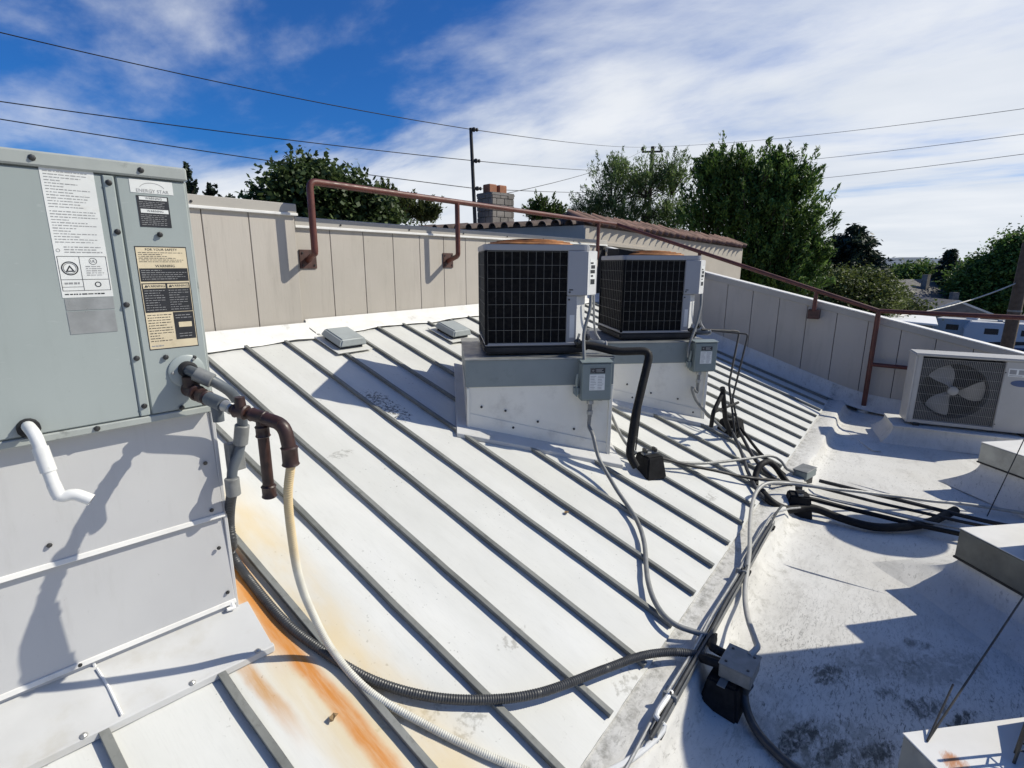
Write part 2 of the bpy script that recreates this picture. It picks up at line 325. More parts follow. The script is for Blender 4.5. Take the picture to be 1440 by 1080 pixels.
simple('red_pipe', (.115, .032, .022), .5, var=.25, vs=7, dirt=((.055, .016, .012), 14, .48, .72, .8), bump=.15)
simple('red_plate', (.065, .028, .022), .6, var=.3, vs=14)
simple('screw', (.06, .06, .06), .4, metal=.6, var=.3)
simple('vent_gray', (.33, .36, .36), .5, var=.05, vs=5, dirt=((.2, .2, .19), 7, .55, .8, .4))
simple('cap_steel', (.30, .31, .30), .38, metal=.35, var=.14, vs=6, dirt=((.16, .16, .15), 8, .5, .75, .5))
simple('cap_dark', (.11, .118, .112), .45, metal=.2, var=.2, vs=5, dirt=((.04, .04, .04), 9, .5, .75, .5))
simple('split_white', (.43, .42, .40), .42, var=.04, vs=3, dirt=((.36, .34, .3), 8, .55, .8, .4))
simple('shroud_gray', (.045, .047, .05), .6, var=.1)
simple('split_dark', (.022, .024, .026), .6, var=.3)
simple('blade', (.23, .225, .215), .45, var=.08, vs=9)
simple('stucco', (.50, .45, .38), .85, var=.05, vs=2, dirt=((.38, .33, .27), 1.2, .5, .8, .4), bump=.3)
simple('clay_tile', (.20, .115, .085), .85, var=.4, vs=3.5, dirt=((.12, .075, .055), 5, .5, .75, .6))
simple('clay_dark', (.10, .072, .06), .85, var=.3, vs=5)
simple('terracotta', (.33, .14, .075), .8, var=.15, vs=4)
simple('stone_block', (.19, .175, .16), .9, var=.28, vs=2.8, dirt=((.13, .12, .11), 6, .5, .75, .5), bump=.4)
simple('mortar', (.20, .19, .18), .9, var=.1)
simple('timber', (.105, .078, .058), .85, var=.2, vs=8)
simple('cable', (.018, .018, .02), .6, var=.1)
simple('cable_light', (.42, .41, .38), .5, var=.1)
simple('bark', (.075, .058, .045), .95, var=.3, vs=6, bump=.5)
simple('ground', (.085, .09, .06), .95, var=.35, vs=.05, dirt=((.12, .115, .105), .03, .45, .6, .9))
simple('asphalt', (.06, .06, .062), .9, var=.15, vs=.5)
simple('hill', (.10, .13, .17), 1.0, var=.2, vs=.01)
simple('house_white', (.55, .54, .51), .8, var=.05)
simple('house_gray', (.22, .24, .26), .8, var=.06)
simple('shingle', (.13, .125, .12), .9, var=.2, vs=2)
simple('roof_white', (.76, .76, .75), .5, var=.03)
simple('rv_white', (.62, .63, .64), .35, var=.03, vs=.6)
simple('rv_blue', (.05, .09, .20), .4, var=.1)
simple('rv_black', (.02, .021, .025), .35, var=.1)
simple('glass_dark', (.02, .024, .03), .12, var=.1, spec=.8)
simple('tyre', (.02, .02, .02), .85, var=.1)
simple('dry_leaf', (.20, .13, .06), .8, var=.3, vs=60)
def leafmat(name, a, b, trans=.35):
    g = NG(name); oi = g.n('ShaderNodeAttribute'); oi.attribute_name = 'tone'
    c = g.mix(oi.outputs['Fac'], a, b); c = g.mix(g.mul(g.ramp(g.noise(.8, 4), .42, .68), .7), c, tuple(x * .55 for x in a)); c = g.mix(g.mul(g.ramp(g.noise(1.3, 4, loc=(5, 3, 1)), .52, .70), .6), c, tuple(x * 1.25 for x in b))
    g.col(c); g.set(.55, 0, .35)
    tr = g.n('ShaderNodeBsdfTranslucent'); g.l(c, tr.inputs['Color']); mx = g.n('ShaderNodeMixShader'); mx.inputs[0].default_value = trans
    g.l(g.b.outputs[0], mx.inputs[1]); g.l(tr.outputs[0], mx.inputs[2]); g.l(mx.outputs[0], g.out.inputs['Surface'])
leafmat('leaf_broad', (.032, .060, .018), (.12, .165, .055), .3)
leafmat('leaf_olive', (.060, .085, .022), (.15, .18, .05))
leafmat('leaf_willow', (.10, .16, .06), (.27, .36, .13), .5)
leafmat('leaf_green', (.050, .105, .026), (.19, .30, .065))
leafmat('leaf_dark', (.016, .032, .022), (.05, .075, .042), .2)
leafmat('leaf_bright', (.06, .115, .02), (.18, .25, .06))

# ------------------------------------------------------------------ the setting
mb = MB(); mb.add([(-4000, -4000, GZ), (4000, -4000, GZ), (4000, 4000, GZ), (-4000, 4000, GZ)], [(0, 1, 2, 3)])
put(mb.build('ground', 'ground'), kind='structure')
mb = MB(); mb.add([(22, -120, GZ + .03), (150, -120, GZ + .03), (150, 16, GZ + .03), (22, 16, GZ + .03)], [(0, 1, 2, 3)])
put(mb.build('parking_lot', 'asphalt'), kind='structure')
# far hill
mb = MB(); vs = []; N = 40
for i in range(N + 1):
    a = R_(-30 + 60 * i / N); h = 10 + 9 * math.sin(i * .7) + 8 * math.sin(i * .31 + 1)
    for (r, z) in ((1900, GZ - 5), (2200, h), (2700, GZ - 5)): vs.append((r * math.cos(a), r * math.sin(a), z))
mb.add(vs, [(i * 3 + k, (i + 1) * 3 + k, (i + 1) * 3 + k + 1, i * 3 + k + 1) for i in range(N) for k in range(2)])
put(mb.build('hill', 'hill', smooth=True), kind='structure')

# membrane roof: ledge at the foot of the metal roof, cove, flat field
prof = [(.30, .30 * T - .035), (.10, .10 * T - .03), (.035, .0), (0, -.001), (-.06, -.003), (-.13, -.004), (-.175, -.006), (-.20, -.016), (-.215, -.045), (-.23, -.085), (-.26, -.118), (-.31, -.140), (-.40, -.149), (-.50, FZ)]
ys = [p[0] for p in prof] + list(np.arange(-.62, -7.5, -.12)); zs = [p[1] for p in prof] + [FZ] * len(np.arange(-.62, -7.5, -.12))
xs = np.concatenate([np.arange(-5, -.6, .3), np.arange(-.6, 5, .07), np.arange(5, 8.45, .12), [8.40]])
vs = []
for i, x in enumerate(xs):
    for j, (y, z) in enumerate(zip(ys, zs)):
        w = .006 * math.sin(x * 3.1 + 1.7 * math.sin(y * 2.3)) + .004 * math.sin(x * 7.3 + y * 5.1) if y < -.2 else .0015 * math.sin(x * 9 + y * 20)
        yy = y + (.010 * math.sin(x * 5.3 + .7) + .006 * math.sin(x * 13.1) if -.45 < y < -.18 else 0)
        vs.append((x, yy, z + w))
n = len(ys); mb = MB(); mb.add(vs, [(i * n + j, (i + 1) * n + j, (i + 1) * n + j + 1, i * n + j + 1) for i in range(len(xs) - 1) for j in range(n - 1)])
flat = put(mb.build('flat_roof', 'membrane', smooth=True), kind='structure')
def lap(a, b, w=.035):
    a, b = Vector(a), Vector(b); d = (b - a).normalized(); s = Vector((-d.y, d.x, 0)) * w
    MB().obox((a + b) / 2 + Vector((0, 0, .004)), (b - a) / 2, s, (0, 0, .0045)).build('membrane_lap', 'membrane', flat, bevel=.002)
L = [(2.686,-0.227,-0.150),(2.722,-1.059,-0.150),(1.545,-0.383,-0.150),(2.445,-0.980,-0.150)]
lap((L[0][0], L[0][1], FZ), (L[1][0], L[1][1], FZ)); lap((4.9, -.34, FZ), (4.3, -3.5, FZ)); lap((7.0, -.36, FZ), (6.2, -.75, FZ), .05)
# storey below
mb = MB(); mb.box(-5, 8.4, -7.4, 4.6, GZ, FZ - .05)
put(mb.build('building_walls', 'stucco'), kind='structure')

# metal roof: one pan between each two ribs
roof = thing('metal_roof', (0, 0, 0), kind='structure')
ct, st = math.cos(R_(18.425)), math.sin(R_(18.425))
YT = 4.34; S = .40
pan_v = []; nx, ny = 6, 18
me_pan = None
mb = MB()
for i in range(nx + 1):
    for j in range(ny + 1):
        x = .4 * i / nx; y = .012 + (YT - .012) * j / ny
        w = .0045 * math.sin(math.pi * i / nx) * (math.sin(j * 1.3) + .6 * math.sin(j * 2.9 + 1)) + (.0028 if 0 < i < nx and (i in (2, 4)) else 0)
        mb.v.append((x, y, roofz(y) + .006 + w))
for i in range(nx):
    for j in range(ny): mb.f.append((i * (ny + 1) + j, (i + 1) * (ny + 1) + j, (i + 1) * (ny + 1) + j + 1, i * (ny + 1) + j + 1))
b0 = len(mb.v)
mb.add([(0, .012, .002), (.4, .012, .002), (.4, .012, roofz(.012) + .0062), (0, .012, roofz(.012) + .0062)], [(0, 1, 2, 3)])
pan = mb.build('roof_panel', 'pan_paint', roof, smooth=True)
mb = MB(); y0, y1 = .022, YT
nrm = Vector((0, -st, ct)); al = Vector((0, ct, st))
def ribpiece(mb, hw, h0, h1, s0, s1, n=16):
    base = len(mb.v)
    for i in range(n + 1):
        q_ = al * (s0 + (s1 - s0) * i / n); wx = .0022 * math.sin(i * 1.1) + .0012 * math.sin(i * 2.7)
        for dx, h in ((-hw, h0), (hw, h0), (hw, h1), (-hw, h1)): mb.v.append((dx + wx, q_.y + nrm.y * h, q_.z + nrm.z * h))
    for i in range(n):
        for k in range(4): mb.f.append((base + i * 4 + k, base + i * 4 + (k + 1) % 4, base + (i + 1) * 4 + (k + 1) % 4, base + (i + 1) * 4 + k))
    mb.f += [tuple(base + k for k in range(4)), tuple(base + n * 4 + k for k in range(4))]
ribpiece(mb, .0105, 0, .032, .03, YT / ct); ribpiece(mb, .0165, .0322, .039, .028, YT / ct)
rib = mb.build('standing_seam', 'rib_metal', roof, bevel=.002)
pan.location = (-12 * S, 0, 0); rib.location = (-12 * S, 0, 0)
for k in range(-11, 21):
    if k < 20: inst(pan, roof, (k * S, 0, 0))
    inst(rib, roof, (k * S, 0, .0))
# ridge flashing along the back wall, in two lengths with a step at the joint
for (xa, xb, yb) in ((-5, 1.56, 4.22), (1.58, 8.35, 4.30)):
    mb = MB(); pts = []
    n = int((xb - xa) / .12)
    lip = [(yb, roofz(yb) + .12), (yb - .02, roofz(yb - .02) + .06), (yb - .17, roofz(yb - .17) + .052), (yb - .19, roofz(yb - .19) + .032)]
    for i in range(n + 1):
        x = xa + (xb - xa) * i / n
        for q, (y, z) in enumerate(lip):
            pts.append((x, y - (.018 * math.sin(x * 4.2) if q > 1 else 0), z + (.008 * math.sin(x * 5.1 + 1) + .005 * math.sin(x * 11) if q > 1 else 0)))
    mb.add(pts, [(i * 4 + k, (i + 1) * 4 + k, (i + 1) * 4 + k + 1, i * 4 + k + 1) for i in range(n) for k in range(3)])
    o = mb.build('ridge_flashing', 'white_trim', roof, smooth=True)

# ------------------------------------------------------------------ back parapet wall (along the ridge)
bw = thing('parapet_wall', (1.5, 4.3, 1.4), label='tan vertical panel parapet wall along the top of the metal roof, behind the box vents', cat='parapet wall')
seam_x = [-5 + .43 * i for i in range(13)] + [.63, 1.05, 1.5]
def bwpanel(x0, x1, y, ztop): MB().box(x0 + .004, x1 - .004, y, y + .03, roofz(y) - .1, ztop).build('wall_panel', 'wall_panel', bw, True, bevel=.003)
xsl = sorted([.63 - .435 * i for i in range(13)] + [1.05, 1.52])
for a, b in zip(xsl, xsl[1:]): bwpanel(a, b, 4.24, 2.62)
xsr = [1.526 + .4385 * i for i in range(16)]
for a, b in zip(xsr, xsr[1:]): bwpanel(a, min(b, 8.42), 4.31, 2.50)
MB().box(-5, 1.52, 4.275, 4.44, 1.2, 2.70).box(1.52, 8.5, 4.345, 4.44, 1.2, 2.56).build('core', 'dark_base', bw, True)
for (a, b, y, z0, z1) in ((-5, 1.535, 4.215, 2.60, 2.715), (1.54, 8.42, 4.285, 2.49, 2.60)):
    MB().box(a, b, y, y + .26, z0 + .022, z1).build('coping', 'coping_tan', bw, True, bevel=.006)
    MB().box(a, b + .004, y - .014, y + .03, z0, z0 + .026).build('drip_edge', 'white_trim', bw, True, bevel=.004)
    for i in range(int((b - a) / 1.0)):
        MB().lathe([(.011, 0), (.011, .006), (.006, .010)], (a + .55 + i * 1.0, y - .001, z0 + .055), 8, (0, -1, 0)).build('screw', 'screw', bw, True)

# ------------------------------------------------------------------ rake parapet wall (down the slope on the far side)
rw = thing('parapet_wall', (8.4, 0, 0), label='shaded tan parapet wall whose top slopes down past the mini split unit', cat='parapet wall')
def rtop(y): return 1.45 + .236 * y
ysw = [4.28] + [1.401 + .4345 * i for i in range(6, -20, -1)]
for a, b in zip(ysw, ysw[1:]):
    a, b = a - .004, b + .004
    zb0 = max(roofz(a), FZ) - .1; zb1 = max(roofz(b), FZ) - .1
    if min(rtop(b), rtop(a)) < .15: break
    MB().hexa([(8.4, b, zb1), (8.43, b, zb1), (8.43, a, zb0), (8.4, a, zb0), (8.4, b, rtop(b) - .07), (8.43, b, rtop(b) - .07), (8.43, a, rtop(a) - .07), (8.4, a, rtop(a) - .07)]).build('wall_panel', 'wall_panel', rw, True, bevel=.003)
ye = -4.6
MB().hexa([(8.436, ye, -.4), (8.6, ye, -.4), (8.6, 4.3, -.4), (8.436, 4.3, -.4), (8.436, ye, rtop(ye) - .05), (8.6, ye, rtop(ye) - .05), (8.6, 4.3, rtop(4.3) - .05), (8.436, 4.3, rtop(4.3) - .05)]).build('core', 'dark_base', rw, True)
for (x0, x1, d0, d1, nm, mt) in ((8.38, 8.64, -.095, .0, 'coping', 'coping_tan'), (8.372, 8.648, .001, .018, 'coping_cap', 'white_trim')):
    MB().hexa([(x0, ye, rtop(ye) + d0), (x1, ye, rtop(ye) + d0), (x1, 4.3, rtop(4.3) + d0), (x0, 4.3, rtop(4.3) + d0), (x0, ye, rtop(ye) + d1), (x1, ye, rtop(ye) + d1), (x1, 4.3, rtop(4.3) + d1), (x0, 4.3, rtop(4.3) + d1)]).build(nm, mt, rw, True, bevel=.004)
# membrane turned up the wall
mb = MB(); pts = []
ysb = np.arange(4.3, -6, -.15)
for y in ysb:
    b = FZ + .06 * math.log1p(math.exp(min(40, (roofz(y) + .0 - FZ) / .06))) if y < 1 else roofz(y)
    for (dx, dz) in ((-.24, .012), (-.14, .05), (-.05, .12), (-.015, .20), (-.004, .235)): pts.append((8.4 + dx, y, b + dz))
mb.add(pts, [(i * 5 + k, (i + 1) * 5 + k, (i + 1) * 5 + k + 1, i * 5 + k + 1) for i in range(len(ysb) - 1) for k in range(4)])
mb.build('base_flashing', 'membrane', rw, True, smooth=True)

# ------------------------------------------------------------------ guard rail
gr = thing('guard_rail', (1.6, 4.08, 2.2), label='rusty red pipe guard rail bracketed along the parapet walls', cat='railing')
YR, XR, ZR = 4.03, 8.28, 2.92; pr_ = .034
def q(a, b): return [tuple(np.array(a) * (1 - t) + np.array(b) * t) for t in np.linspace(0, 1, 12)]
MB().tube(bendpath([(1.585, YR, 2.25), (1.585, YR, ZR), (XR, YR, ZR - .02)], .07), pr_, 14).build('rail', 'red_pipe', gr, True, smooth=True)
MB().tube([(XR, YR, ZR - .02), (XR, -.45, 1.45), ], pr_, 14).build('rail', 'red_pipe', gr, True, smooth=True)
MB().tube([(XR, -.45, 1.45), (XR, -4.6, 1.45)], pr_, 14).build('rail', 'red_pipe', gr, True, smooth=True)
MB().tube([(XR, -.45, .62), (XR, -4.6, .62)], pr_ * .9, 12).build('mid_rail', 'red_pipe', gr, True, smooth=True)
def bracket(x, zt, plate_y):
    MB().tube(bendpath([(x, YR, zt), (x, YR, 2.235), (x + .085, plate_y - .01, 2.17)], .05), pr_ * .93, 12).build('post', 'red_pipe', gr, True, smooth=True)
    p = MB().box(x - .01, x + .185, plate_y - .016, plate_y - .001, 2.08, 2.275).build('wall_plate', 'red_plate', gr, True, bevel=.003)
    for dx in (.02, .155):
        for dz in (2.115, 2.24): MB().lathe([(.011, 0), (.011, .008), (.007, .013)], (x + dx, plate_y - .014, dz), 6, (0, -1, 0)).build('bolt', 'screw', p, True)
bracket(1.585, 2.26, 4.31); bracket(3.70, ZR, 4.31); bracket(7.55, ZR, 4.31)
def railz(y): return 1.45 + (ZR - .02 - 1.45) * (y + .45) / (YR + .45)
for y in (2.35, .42):
    MB().tube([(XR, y, railz(y)), (XR, y, railz(y) - .33), ], pr_ * .9, 12).build('post', 'red_pipe', gr, True, smooth=True)
    z = railz(y) - .33
    MB().box(XR - .016, 8.399, y - .085, y + .085, z - .13, z + .02).build('wall_plate', 'red_plate', gr, True, bevel=.003)
for y in (-.45, -2.9):
    MB().tube([(XR, y, 1.45), (XR, y, FZ + .02)], pr_ * 1.05, 12).build('post', 'red_pipe', gr, True, smooth=True)
    MB().lathe([(.085, 0), (.08, .03), (.045, .05), (.04, .10)], (XR, y, FZ), 14).build('foot', 'white_trim', gr, True, smooth=True)

# ------------------------------------------------------------------ low box vents on the metal roof
def vent(name, cx, cy, w, d, label, rz):
    v = thing(name, (cx, cy, roofz(cy)), rz, label, 'roof vent', 'low box vents on the metal roof')
    lean = Matrix.Rotation(math.atan(T), 3, 'X')
    def tr(m): m.v = [tuple(lean @ Vector(p)) for p in m.v]; return m
    tr(MB().box(-w * .4, w * .4, -d * .38, d * .38, .0, .085)).build('throat', 'dark_base', v)
    tr(MB().hexa([(-w / 2, -d / 2, .078), (w / 2, -d / 2, .078), (w / 2, d / 2, .078), (-w / 2, d / 2, .078), (-w / 2 + .03, -d / 2 + .03, .155), (w / 2 - .03, -d / 2 + .03, .155), (w / 2 - .03, d / 2 - .03, .155), (-w / 2 + .03, d / 2 - .03, .155)])).build('hood', 'vent_gray', v, bevel=.014, seg=3, smooth=True)
    tr(MB().box(-w * .62, w * .62, -d * .6, d * .66, .036, .046)).build('base_flange', 'pan_paint', v, bevel=.002)
vent('box_vent', 1.72, 3.86, .34, .36, 'gray low box vent on the metal roof beside the flashing joint', 0)
vent('box_vent', 3.22, 3.72, .34, .36, 'gray low box vent on the metal roof, close beside the condenser curb', 0)

# ------------------------------------------------------------------ packaged rooftop unit and its tall curb
URZ = R_(-5.4)
uc = thing('equipment_curb', (-.619 + .055 * .0941, 1.441 + .055 * .9956, .45), URZ, 'tall light gray sheet metal curb with lapped panels under the gas unit', 'equipment curb')
def uloc(x, y): c_, s_ = math.cos(URZ), math.sin(URZ); return (-.619 + c_ * x - s_ * y, 1.441 + s_ * x + c_ * y)
def uz(x, y): return roofz(uloc(x, y + .055)[1]) - .45
def zl(z): return z - .45
MB().hexa([(-2.2, .02, uz(-2.2, .02)), (-.02, .02, uz(-.02, .02)), (-.02, 1.2, uz(-.02, 1.2)), (-2.2, 1.2, uz(-2.2, 1.2)), (-2.2, .02, zl(1.54)), (-.02, .02, zl(1.54)), (-.02, 1.2, zl(1.54)), (-2.2, 1.2, zl(1.54))]).build('core', 'curb_panel', uc)
for (za, zb, tl) in ((1.035, 1.538, .035), (.595, 1.045, .03), (.34, .605, 0)):
    mb = MB()
    a = zl(za); b = zl(zb)
    if za > .5:
        mb.hexa([(-2.2, -.014, a + tl * 1.6), (-.002, -.014, a), (-.002, .018, a), (-2.2, .018, a + tl * 1.6), (-2.2, .002, b), (-.004, .002, b), (-.004, .018, b), (-2.2, .018, b)])
    else:
        mb.hexa([(-2.2, -.004, uz(-2.2, 0)), (-.006, -.004, uz(0, 0)), (-.006, .018, uz(0, .0)), (-2.2, .018, uz(-2.2, 0)), (-2.2, -.001, b + .03), (-.006, -.001, b), (-.006, .018, b), (-2.2, .018, b + .03)])
    mb.build('curb_panel', 'curb_panel', uc, bevel=.003)
    if za > .5:   # folded hem on the lower edge
        MB().hexa([(-2.2, -.024, a + tl * 1.6 - .006), (0, -.024, a - .006), (0, -.012, a - .006), (-2.2, -.012, a + tl * 1.6 - .006), (-2.2, -.019, a + tl * 1.6 + .014), (0, -.019, a + .014), (0, -.012, a + .014), (-2.2, -.012, a + tl * 1.6 + .014)]).build('panel_hem', 'white_trim', uc, bevel=.002)
MB().hexa([(-.004, -.010, uz(0, 0)), (.012, -.010, uz(0, 0)), (.012, 1.2, uz(0, 1.2)), (-.004, 1.2, uz(0, 1.2)), (-.004, -.010, zl(1.535)), (.012, -.010, zl(1.535)), (.012, 1.2, zl(1.535)), (-.004, 1.2, zl(1.535))]).build('side_panel', 'curb_panel', uc, bevel=.003)
# apron flashing on the roof, with a folded lip
def ar(x, y, h): return (x, y, uz(x, y) + h)
MB().hexa([ar(-2.2, -.25, .034), ar(.055, -.25, .034), ar(.055, .0, .034), ar(-2.2, .0, .034), ar(-2.2, -.25, .044), ar(.055, -.25, .044), ar(.055, .0, .062), ar(-2.2, .0, .062)]).build('apron', 'curb_apron', uc, bevel=.003)
MB().hexa([ar(-2.2, -.263, .012), ar(.06, -.263, .012), ar(.06, -.243, .012), ar(-2.2, -.243, .012), ar(-2.2, -.263, .047), ar(.06, -.263, .047), ar(.06, -.243, .047), ar(-2.2, -.243, .047)]).build('apron_lip', 'curb_apron', uc, bevel=.004)
MB().hexa([ar(.0, .0, .006), ar(.03, .0, .006), ar(.03, 1.2, .006), ar(.0, 1.2, .006), ar(.0, .0, .05), ar(.03, .0, .012), ar(.03, 1.2, .012), ar(.0, 1.2, .055)]).build('side_apron', 'curb_apron', uc, bevel=.003)
MB().tube([(-.535, -.008, zl(.60)), (-.533, -.012, zl(.53)), ar(-.53, -.03, .066), ar(-.515, -.12, .057), ar(-.505, -.25, .050)], .0055, 6).build('sealant_bead', 'caulk', uc, smooth=True)
MB().tube([(-.02, -.012, zl(.60)), (-.018, -.014, zl(.56)), (-.012, -.02, uz(0, 0) + .07), (-.045, -.022, uz(0, 0) + .075)], [.012, .016, .012, .008], 8).build('sealant_bead', 'caulk', uc, smooth=True)
for (x, z) in ((-.05, 1.296), (-.05, 1.075), (-.042, .887), (-.03, .655), (-.59, 1.132), (-.576, .611), (-1.1, .65), (-1.1, 1.16)):
    MB().lathe([(.009, 0), (.009, .003), (.006, .008)], (x, -.016, zl(z)), 8, (0, -1, 0)).build('screw', 'screw', uc)
for x in (-.27, -.62, -.01): MB().lathe([(.014, 0), (.013, .005), (.006, .011)], ar(x, -.253, .045), 8, (0, 0, 1)).build('screw', 'zinc', uc)

un = thing('rooftop_unit', (-.619, 1.441, 1.54), URZ, 'gray-green packaged rooftop gas unit covered in warning stickers', 'rooftop unit')
def ul(z): return z - 1.54
MB().box(-2.2, -.006, .012, 1.16, .012, .94).build('cabinet', 'unit_gray', un, bevel=.004)
MB().box(-2.2, -.262, .0, .014, .02, .902).build('side_panel', 'unit_gray', un, bevel=.004)
MB().box(-.262, -.228, -.006, .014, .02, .902).build('panel_flange', 'unit_gray', un, bevel=.004)
MB().box(-.222, -.003, .0, .014, .02, .902).build('corner_panel', 'unit_gray', un, bevel=.004)
MB().box(-2.2, .006, -.012, 1.17, .907, .955).build('top_cover', 'unit_gray_edge', un, bevel=.006)
MB().box(-2.2, .0, -.004, 1.16, -.012, .016).build('base_rail', 'unit_gray_edge', un, bevel=.004)
MB().box(-.005, .004, .004, .03, .02, .905).build('corner_post', 'unit_gray_edge', un, bevel=.002)
for (x, z) in ((-.441, 2.472), (-.144, 2.470), (-.245, 2.417), (-.242, 2.25), (-.111, 2.2455), (-.245, 1.788), (-.150, 1.78), (-.052, 1.765), (-.245, 1.60), (-.9, 2.47), (-.12, 1.568), (-.40, 1.545), (-.25, 1.99)):
    MB().lathe([(.0105, 0), (.0105, .002), (.007, .003), (.006, .008), (.0, .009)], (x, -.012 if z > 2.45 else -.006, ul(z)), 8, (0, -1, 0)).build('screw', 'screw', un)
def quadplate(nm, mat, par, x0, x1, z0, z1, y, th=.0008): return MB().box(x0, x1, y - th, y, ul(z0), ul(z1)).build(nm, mat, par)
def textlines(par, mat, x0, x1, z0, z1, rows, y, fill=.8, seed=0, h=.45, name='print'):
    rr = random.Random(seed); mb = MB(); dz = (z1 - z0) / rows
    for r in range(rows):
        x = x0; zc_ = z1 - dz * (r + .5); end = x0 + (x1 - x0) * (rr.uniform(.35, 1) if rr.random() > fill else rr.uniform(.86, 1))
        while x < end - .002:
            w = min(rr.uniform(.004, .015), end - x)
            hh = dz * h * .5 * rr.uniform(.75, 1.1); mb.add([(x, y, ul(zc_ - hh)), (x + w, y, ul(zc_ - hh)), (x + w, y, ul(zc_ + hh)), (x, y, ul(zc_ + hh))], [(0, 1, 2, 3)]); x += w + rr.uniform(.0018, .0035)
    return mb.build(name, mat, par)
def lettering(par, mat, txt, x, z, size, y, rows_z=None, name='lettering', align='CENTER'):
    cu = bpy.data.curves.new('t', 'FONT'); cu.body = txt; cu.size = size; cu.align_x = align; cu.align_y = 'CENTER'; cu.resolution_u = 2
    to = bpy.data.objects.new('t', cu); C.objects.link(to); bpy.context.view_layer.update()
    me = bpy.data.meshes.new_from_object(to.evaluated_get(bpy.context.evaluated_depsgraph_get())); bpy.data.objects.remove(to)
    me.transform(Matrix.Translation((x, y, z)) @ Matrix.Rotation(math.pi / 2, 4, 'X')); me.name = name
    me.materials.clear(); me.materials.append(M[mat]); o = bpy.data.objects.new(name, me); C.objects.link(o); o.parent = par; WM[o.name] = WM[par.name]; return o
def ring(mb, x, z, r0, r1, y, n=28):
    vs = []
    for k in range(n):
        a = 2 * math.pi * k / n; vs += [(x + r0 * math.cos(a), y, z + r0 * math.sin(a)), (x + r1 * math.cos(a), y, z + r1 * math.sin(a))]
    mb.add(vs, [(2 * k, 2 * k + 1, (2 * k + 3) % (2 * n), (2 * k + 2) % (2 * n)) for k in range(n)]); return mb
def tri(mb, x, z, s, y, inner=.55):
    p = [(math.cos(R_(90 + 120 * k)), math.sin(R_(90 + 120 * k))) for k in range(3)]; vs = []
    for a, b in p: vs += [(x + a * s, y, z + b * s), (x + a * s * inner, y, z + b * s * inner)]
    mb.add(vs, [(0, 1, 3, 2), (2, 3, 5, 4), (4, 5, 1, 0)]); return mb
# rating plate
lb = quadplate('rating_plate', 'paper_white', un, -.428, -.284, 2.022, 2.448, -.0005)
put(lb, label='white rating plate full of small print')
textlines(lb, 'print_mid', -.420, -.30, 2.32, 2.442, 13, -.0018, .2, 1, .3); textlines(lb, 'print_mid', -.420, -.292, 2.205, 2.315, 12, -.0018, .3, 2, .3); textlines(lb, 'print_mid', -.40, -.292, 2.172, 2.198, 3, -.0018, .5, 3, .4)
mb = MB()
for (x0, x1, z0, z1) in ((-.424, -.288, 2.1615, 2.163), (-.424, -.288, 2.083, 2.0845), (-.365, -.3635, 2.046, 2.163), (-.424, -.288, 2.045, 2.0465), (-.424, -.4225, 2.046, 2.163), (-.2895, -.288, 2.046, 2.163), (-.424, -.365, 2.058, 2.0592)):
    mb.add([(x0, -.0018, ul(z0)), (x1, -.0018, ul(z0)), (x1, -.0018, ul(z1)), (x0, -.0018, ul(z1))], [(0, 1, 2, 3)])
ring(mb, -.394, ul(2.122), .020, .0235, -.0018); ring(mb, -.394, ul(2.122), .0165, .0178, -.0018); tri(mb, -.394, ul(2.118), .015, -.0018, .5)
ring(mb, -.327, ul(2.146), .0100, .0115, -.0018); ring(mb, -.323, ul(2.066), .0065, .0095, -.0018); ring(mb, -.417, ul(2.182), .0045, .0055, -.0018)
mb.build('print', 'print_dark', lb)
lettering(lb, 'print_dark', 'UL', -.327, ul(2.146), .012, -.0019)
textlines(lb, 'print_mid', -.350, -.300, 2.095, 2.132, 5, -.0018, .6, 5, .4); textlines(lb, 'print_mid', -.415, -.373, 2.064, 2.078, 1, -.0018, .9, 6, .5); textlines(lb, 'print_dark', -.42, -.292, 2.027, 2.04, 1, -.0018, .9, 7, .35)
quadplate('foil_sticker', 'foil', un, -.424, -.286, 1.978, 2.019, -.0005); quadplate('foil_sticker', 'foil', un, -.424, -.288, 1.895, 1.974, -.0007)
# oval-topped badge sticker
lb = quadplate('badge_sticker', 'paper_white', un, -.183, -.046, 2.392, 2.438, -.0005)
mb = MB(); vs = []
for k in range(17):
    a = R_(20 + 140 * k / 16); vs += [(-.114 + .042 * math.cos(a), -.0018, ul(2.404) + .026 * math.sin(a)), (-.114 + .0405 * math.cos(a), -.0018, ul(2.404) + .0242 * math.sin(a))]
mb.add(vs, [(2 * k, 2 * k + 2, 2 * k + 3, 2 * k + 1) for k in range(16)]); mb.build('print', 'print_mid', lb)
lettering(lb, 'print_mid', 'ENERGY STAR', -.114, ul(2.4), .0165, -.0019)
# small black warning
lb = quadplate('warning_label', 'label_black', un, -.168, -.066, 2.272, 2.383, -.0005); put(lb, label='small black warning label with two white headings')
for (z0, z1) in ((2.368, 2.380), (2.322, 2.336)):
    MB().box(-.160, -.071, -.0022, -.0012, ul(z0), ul(z1)).build('heading', 'paper_white', lb)
    lettering(lb, 'print_dark', 'WARNING', -.114, ul((z0 + z1) / 2), .011, -.0026)
textlines(lb, 'print_mid', -.162, -.072, 2.34, 2.364, 4, -.0018, .9, 11, .3); textlines(lb, 'print_mid', -.162, -.072, 2.277, 2.318, 6, -.0018, .9, 12, .3)
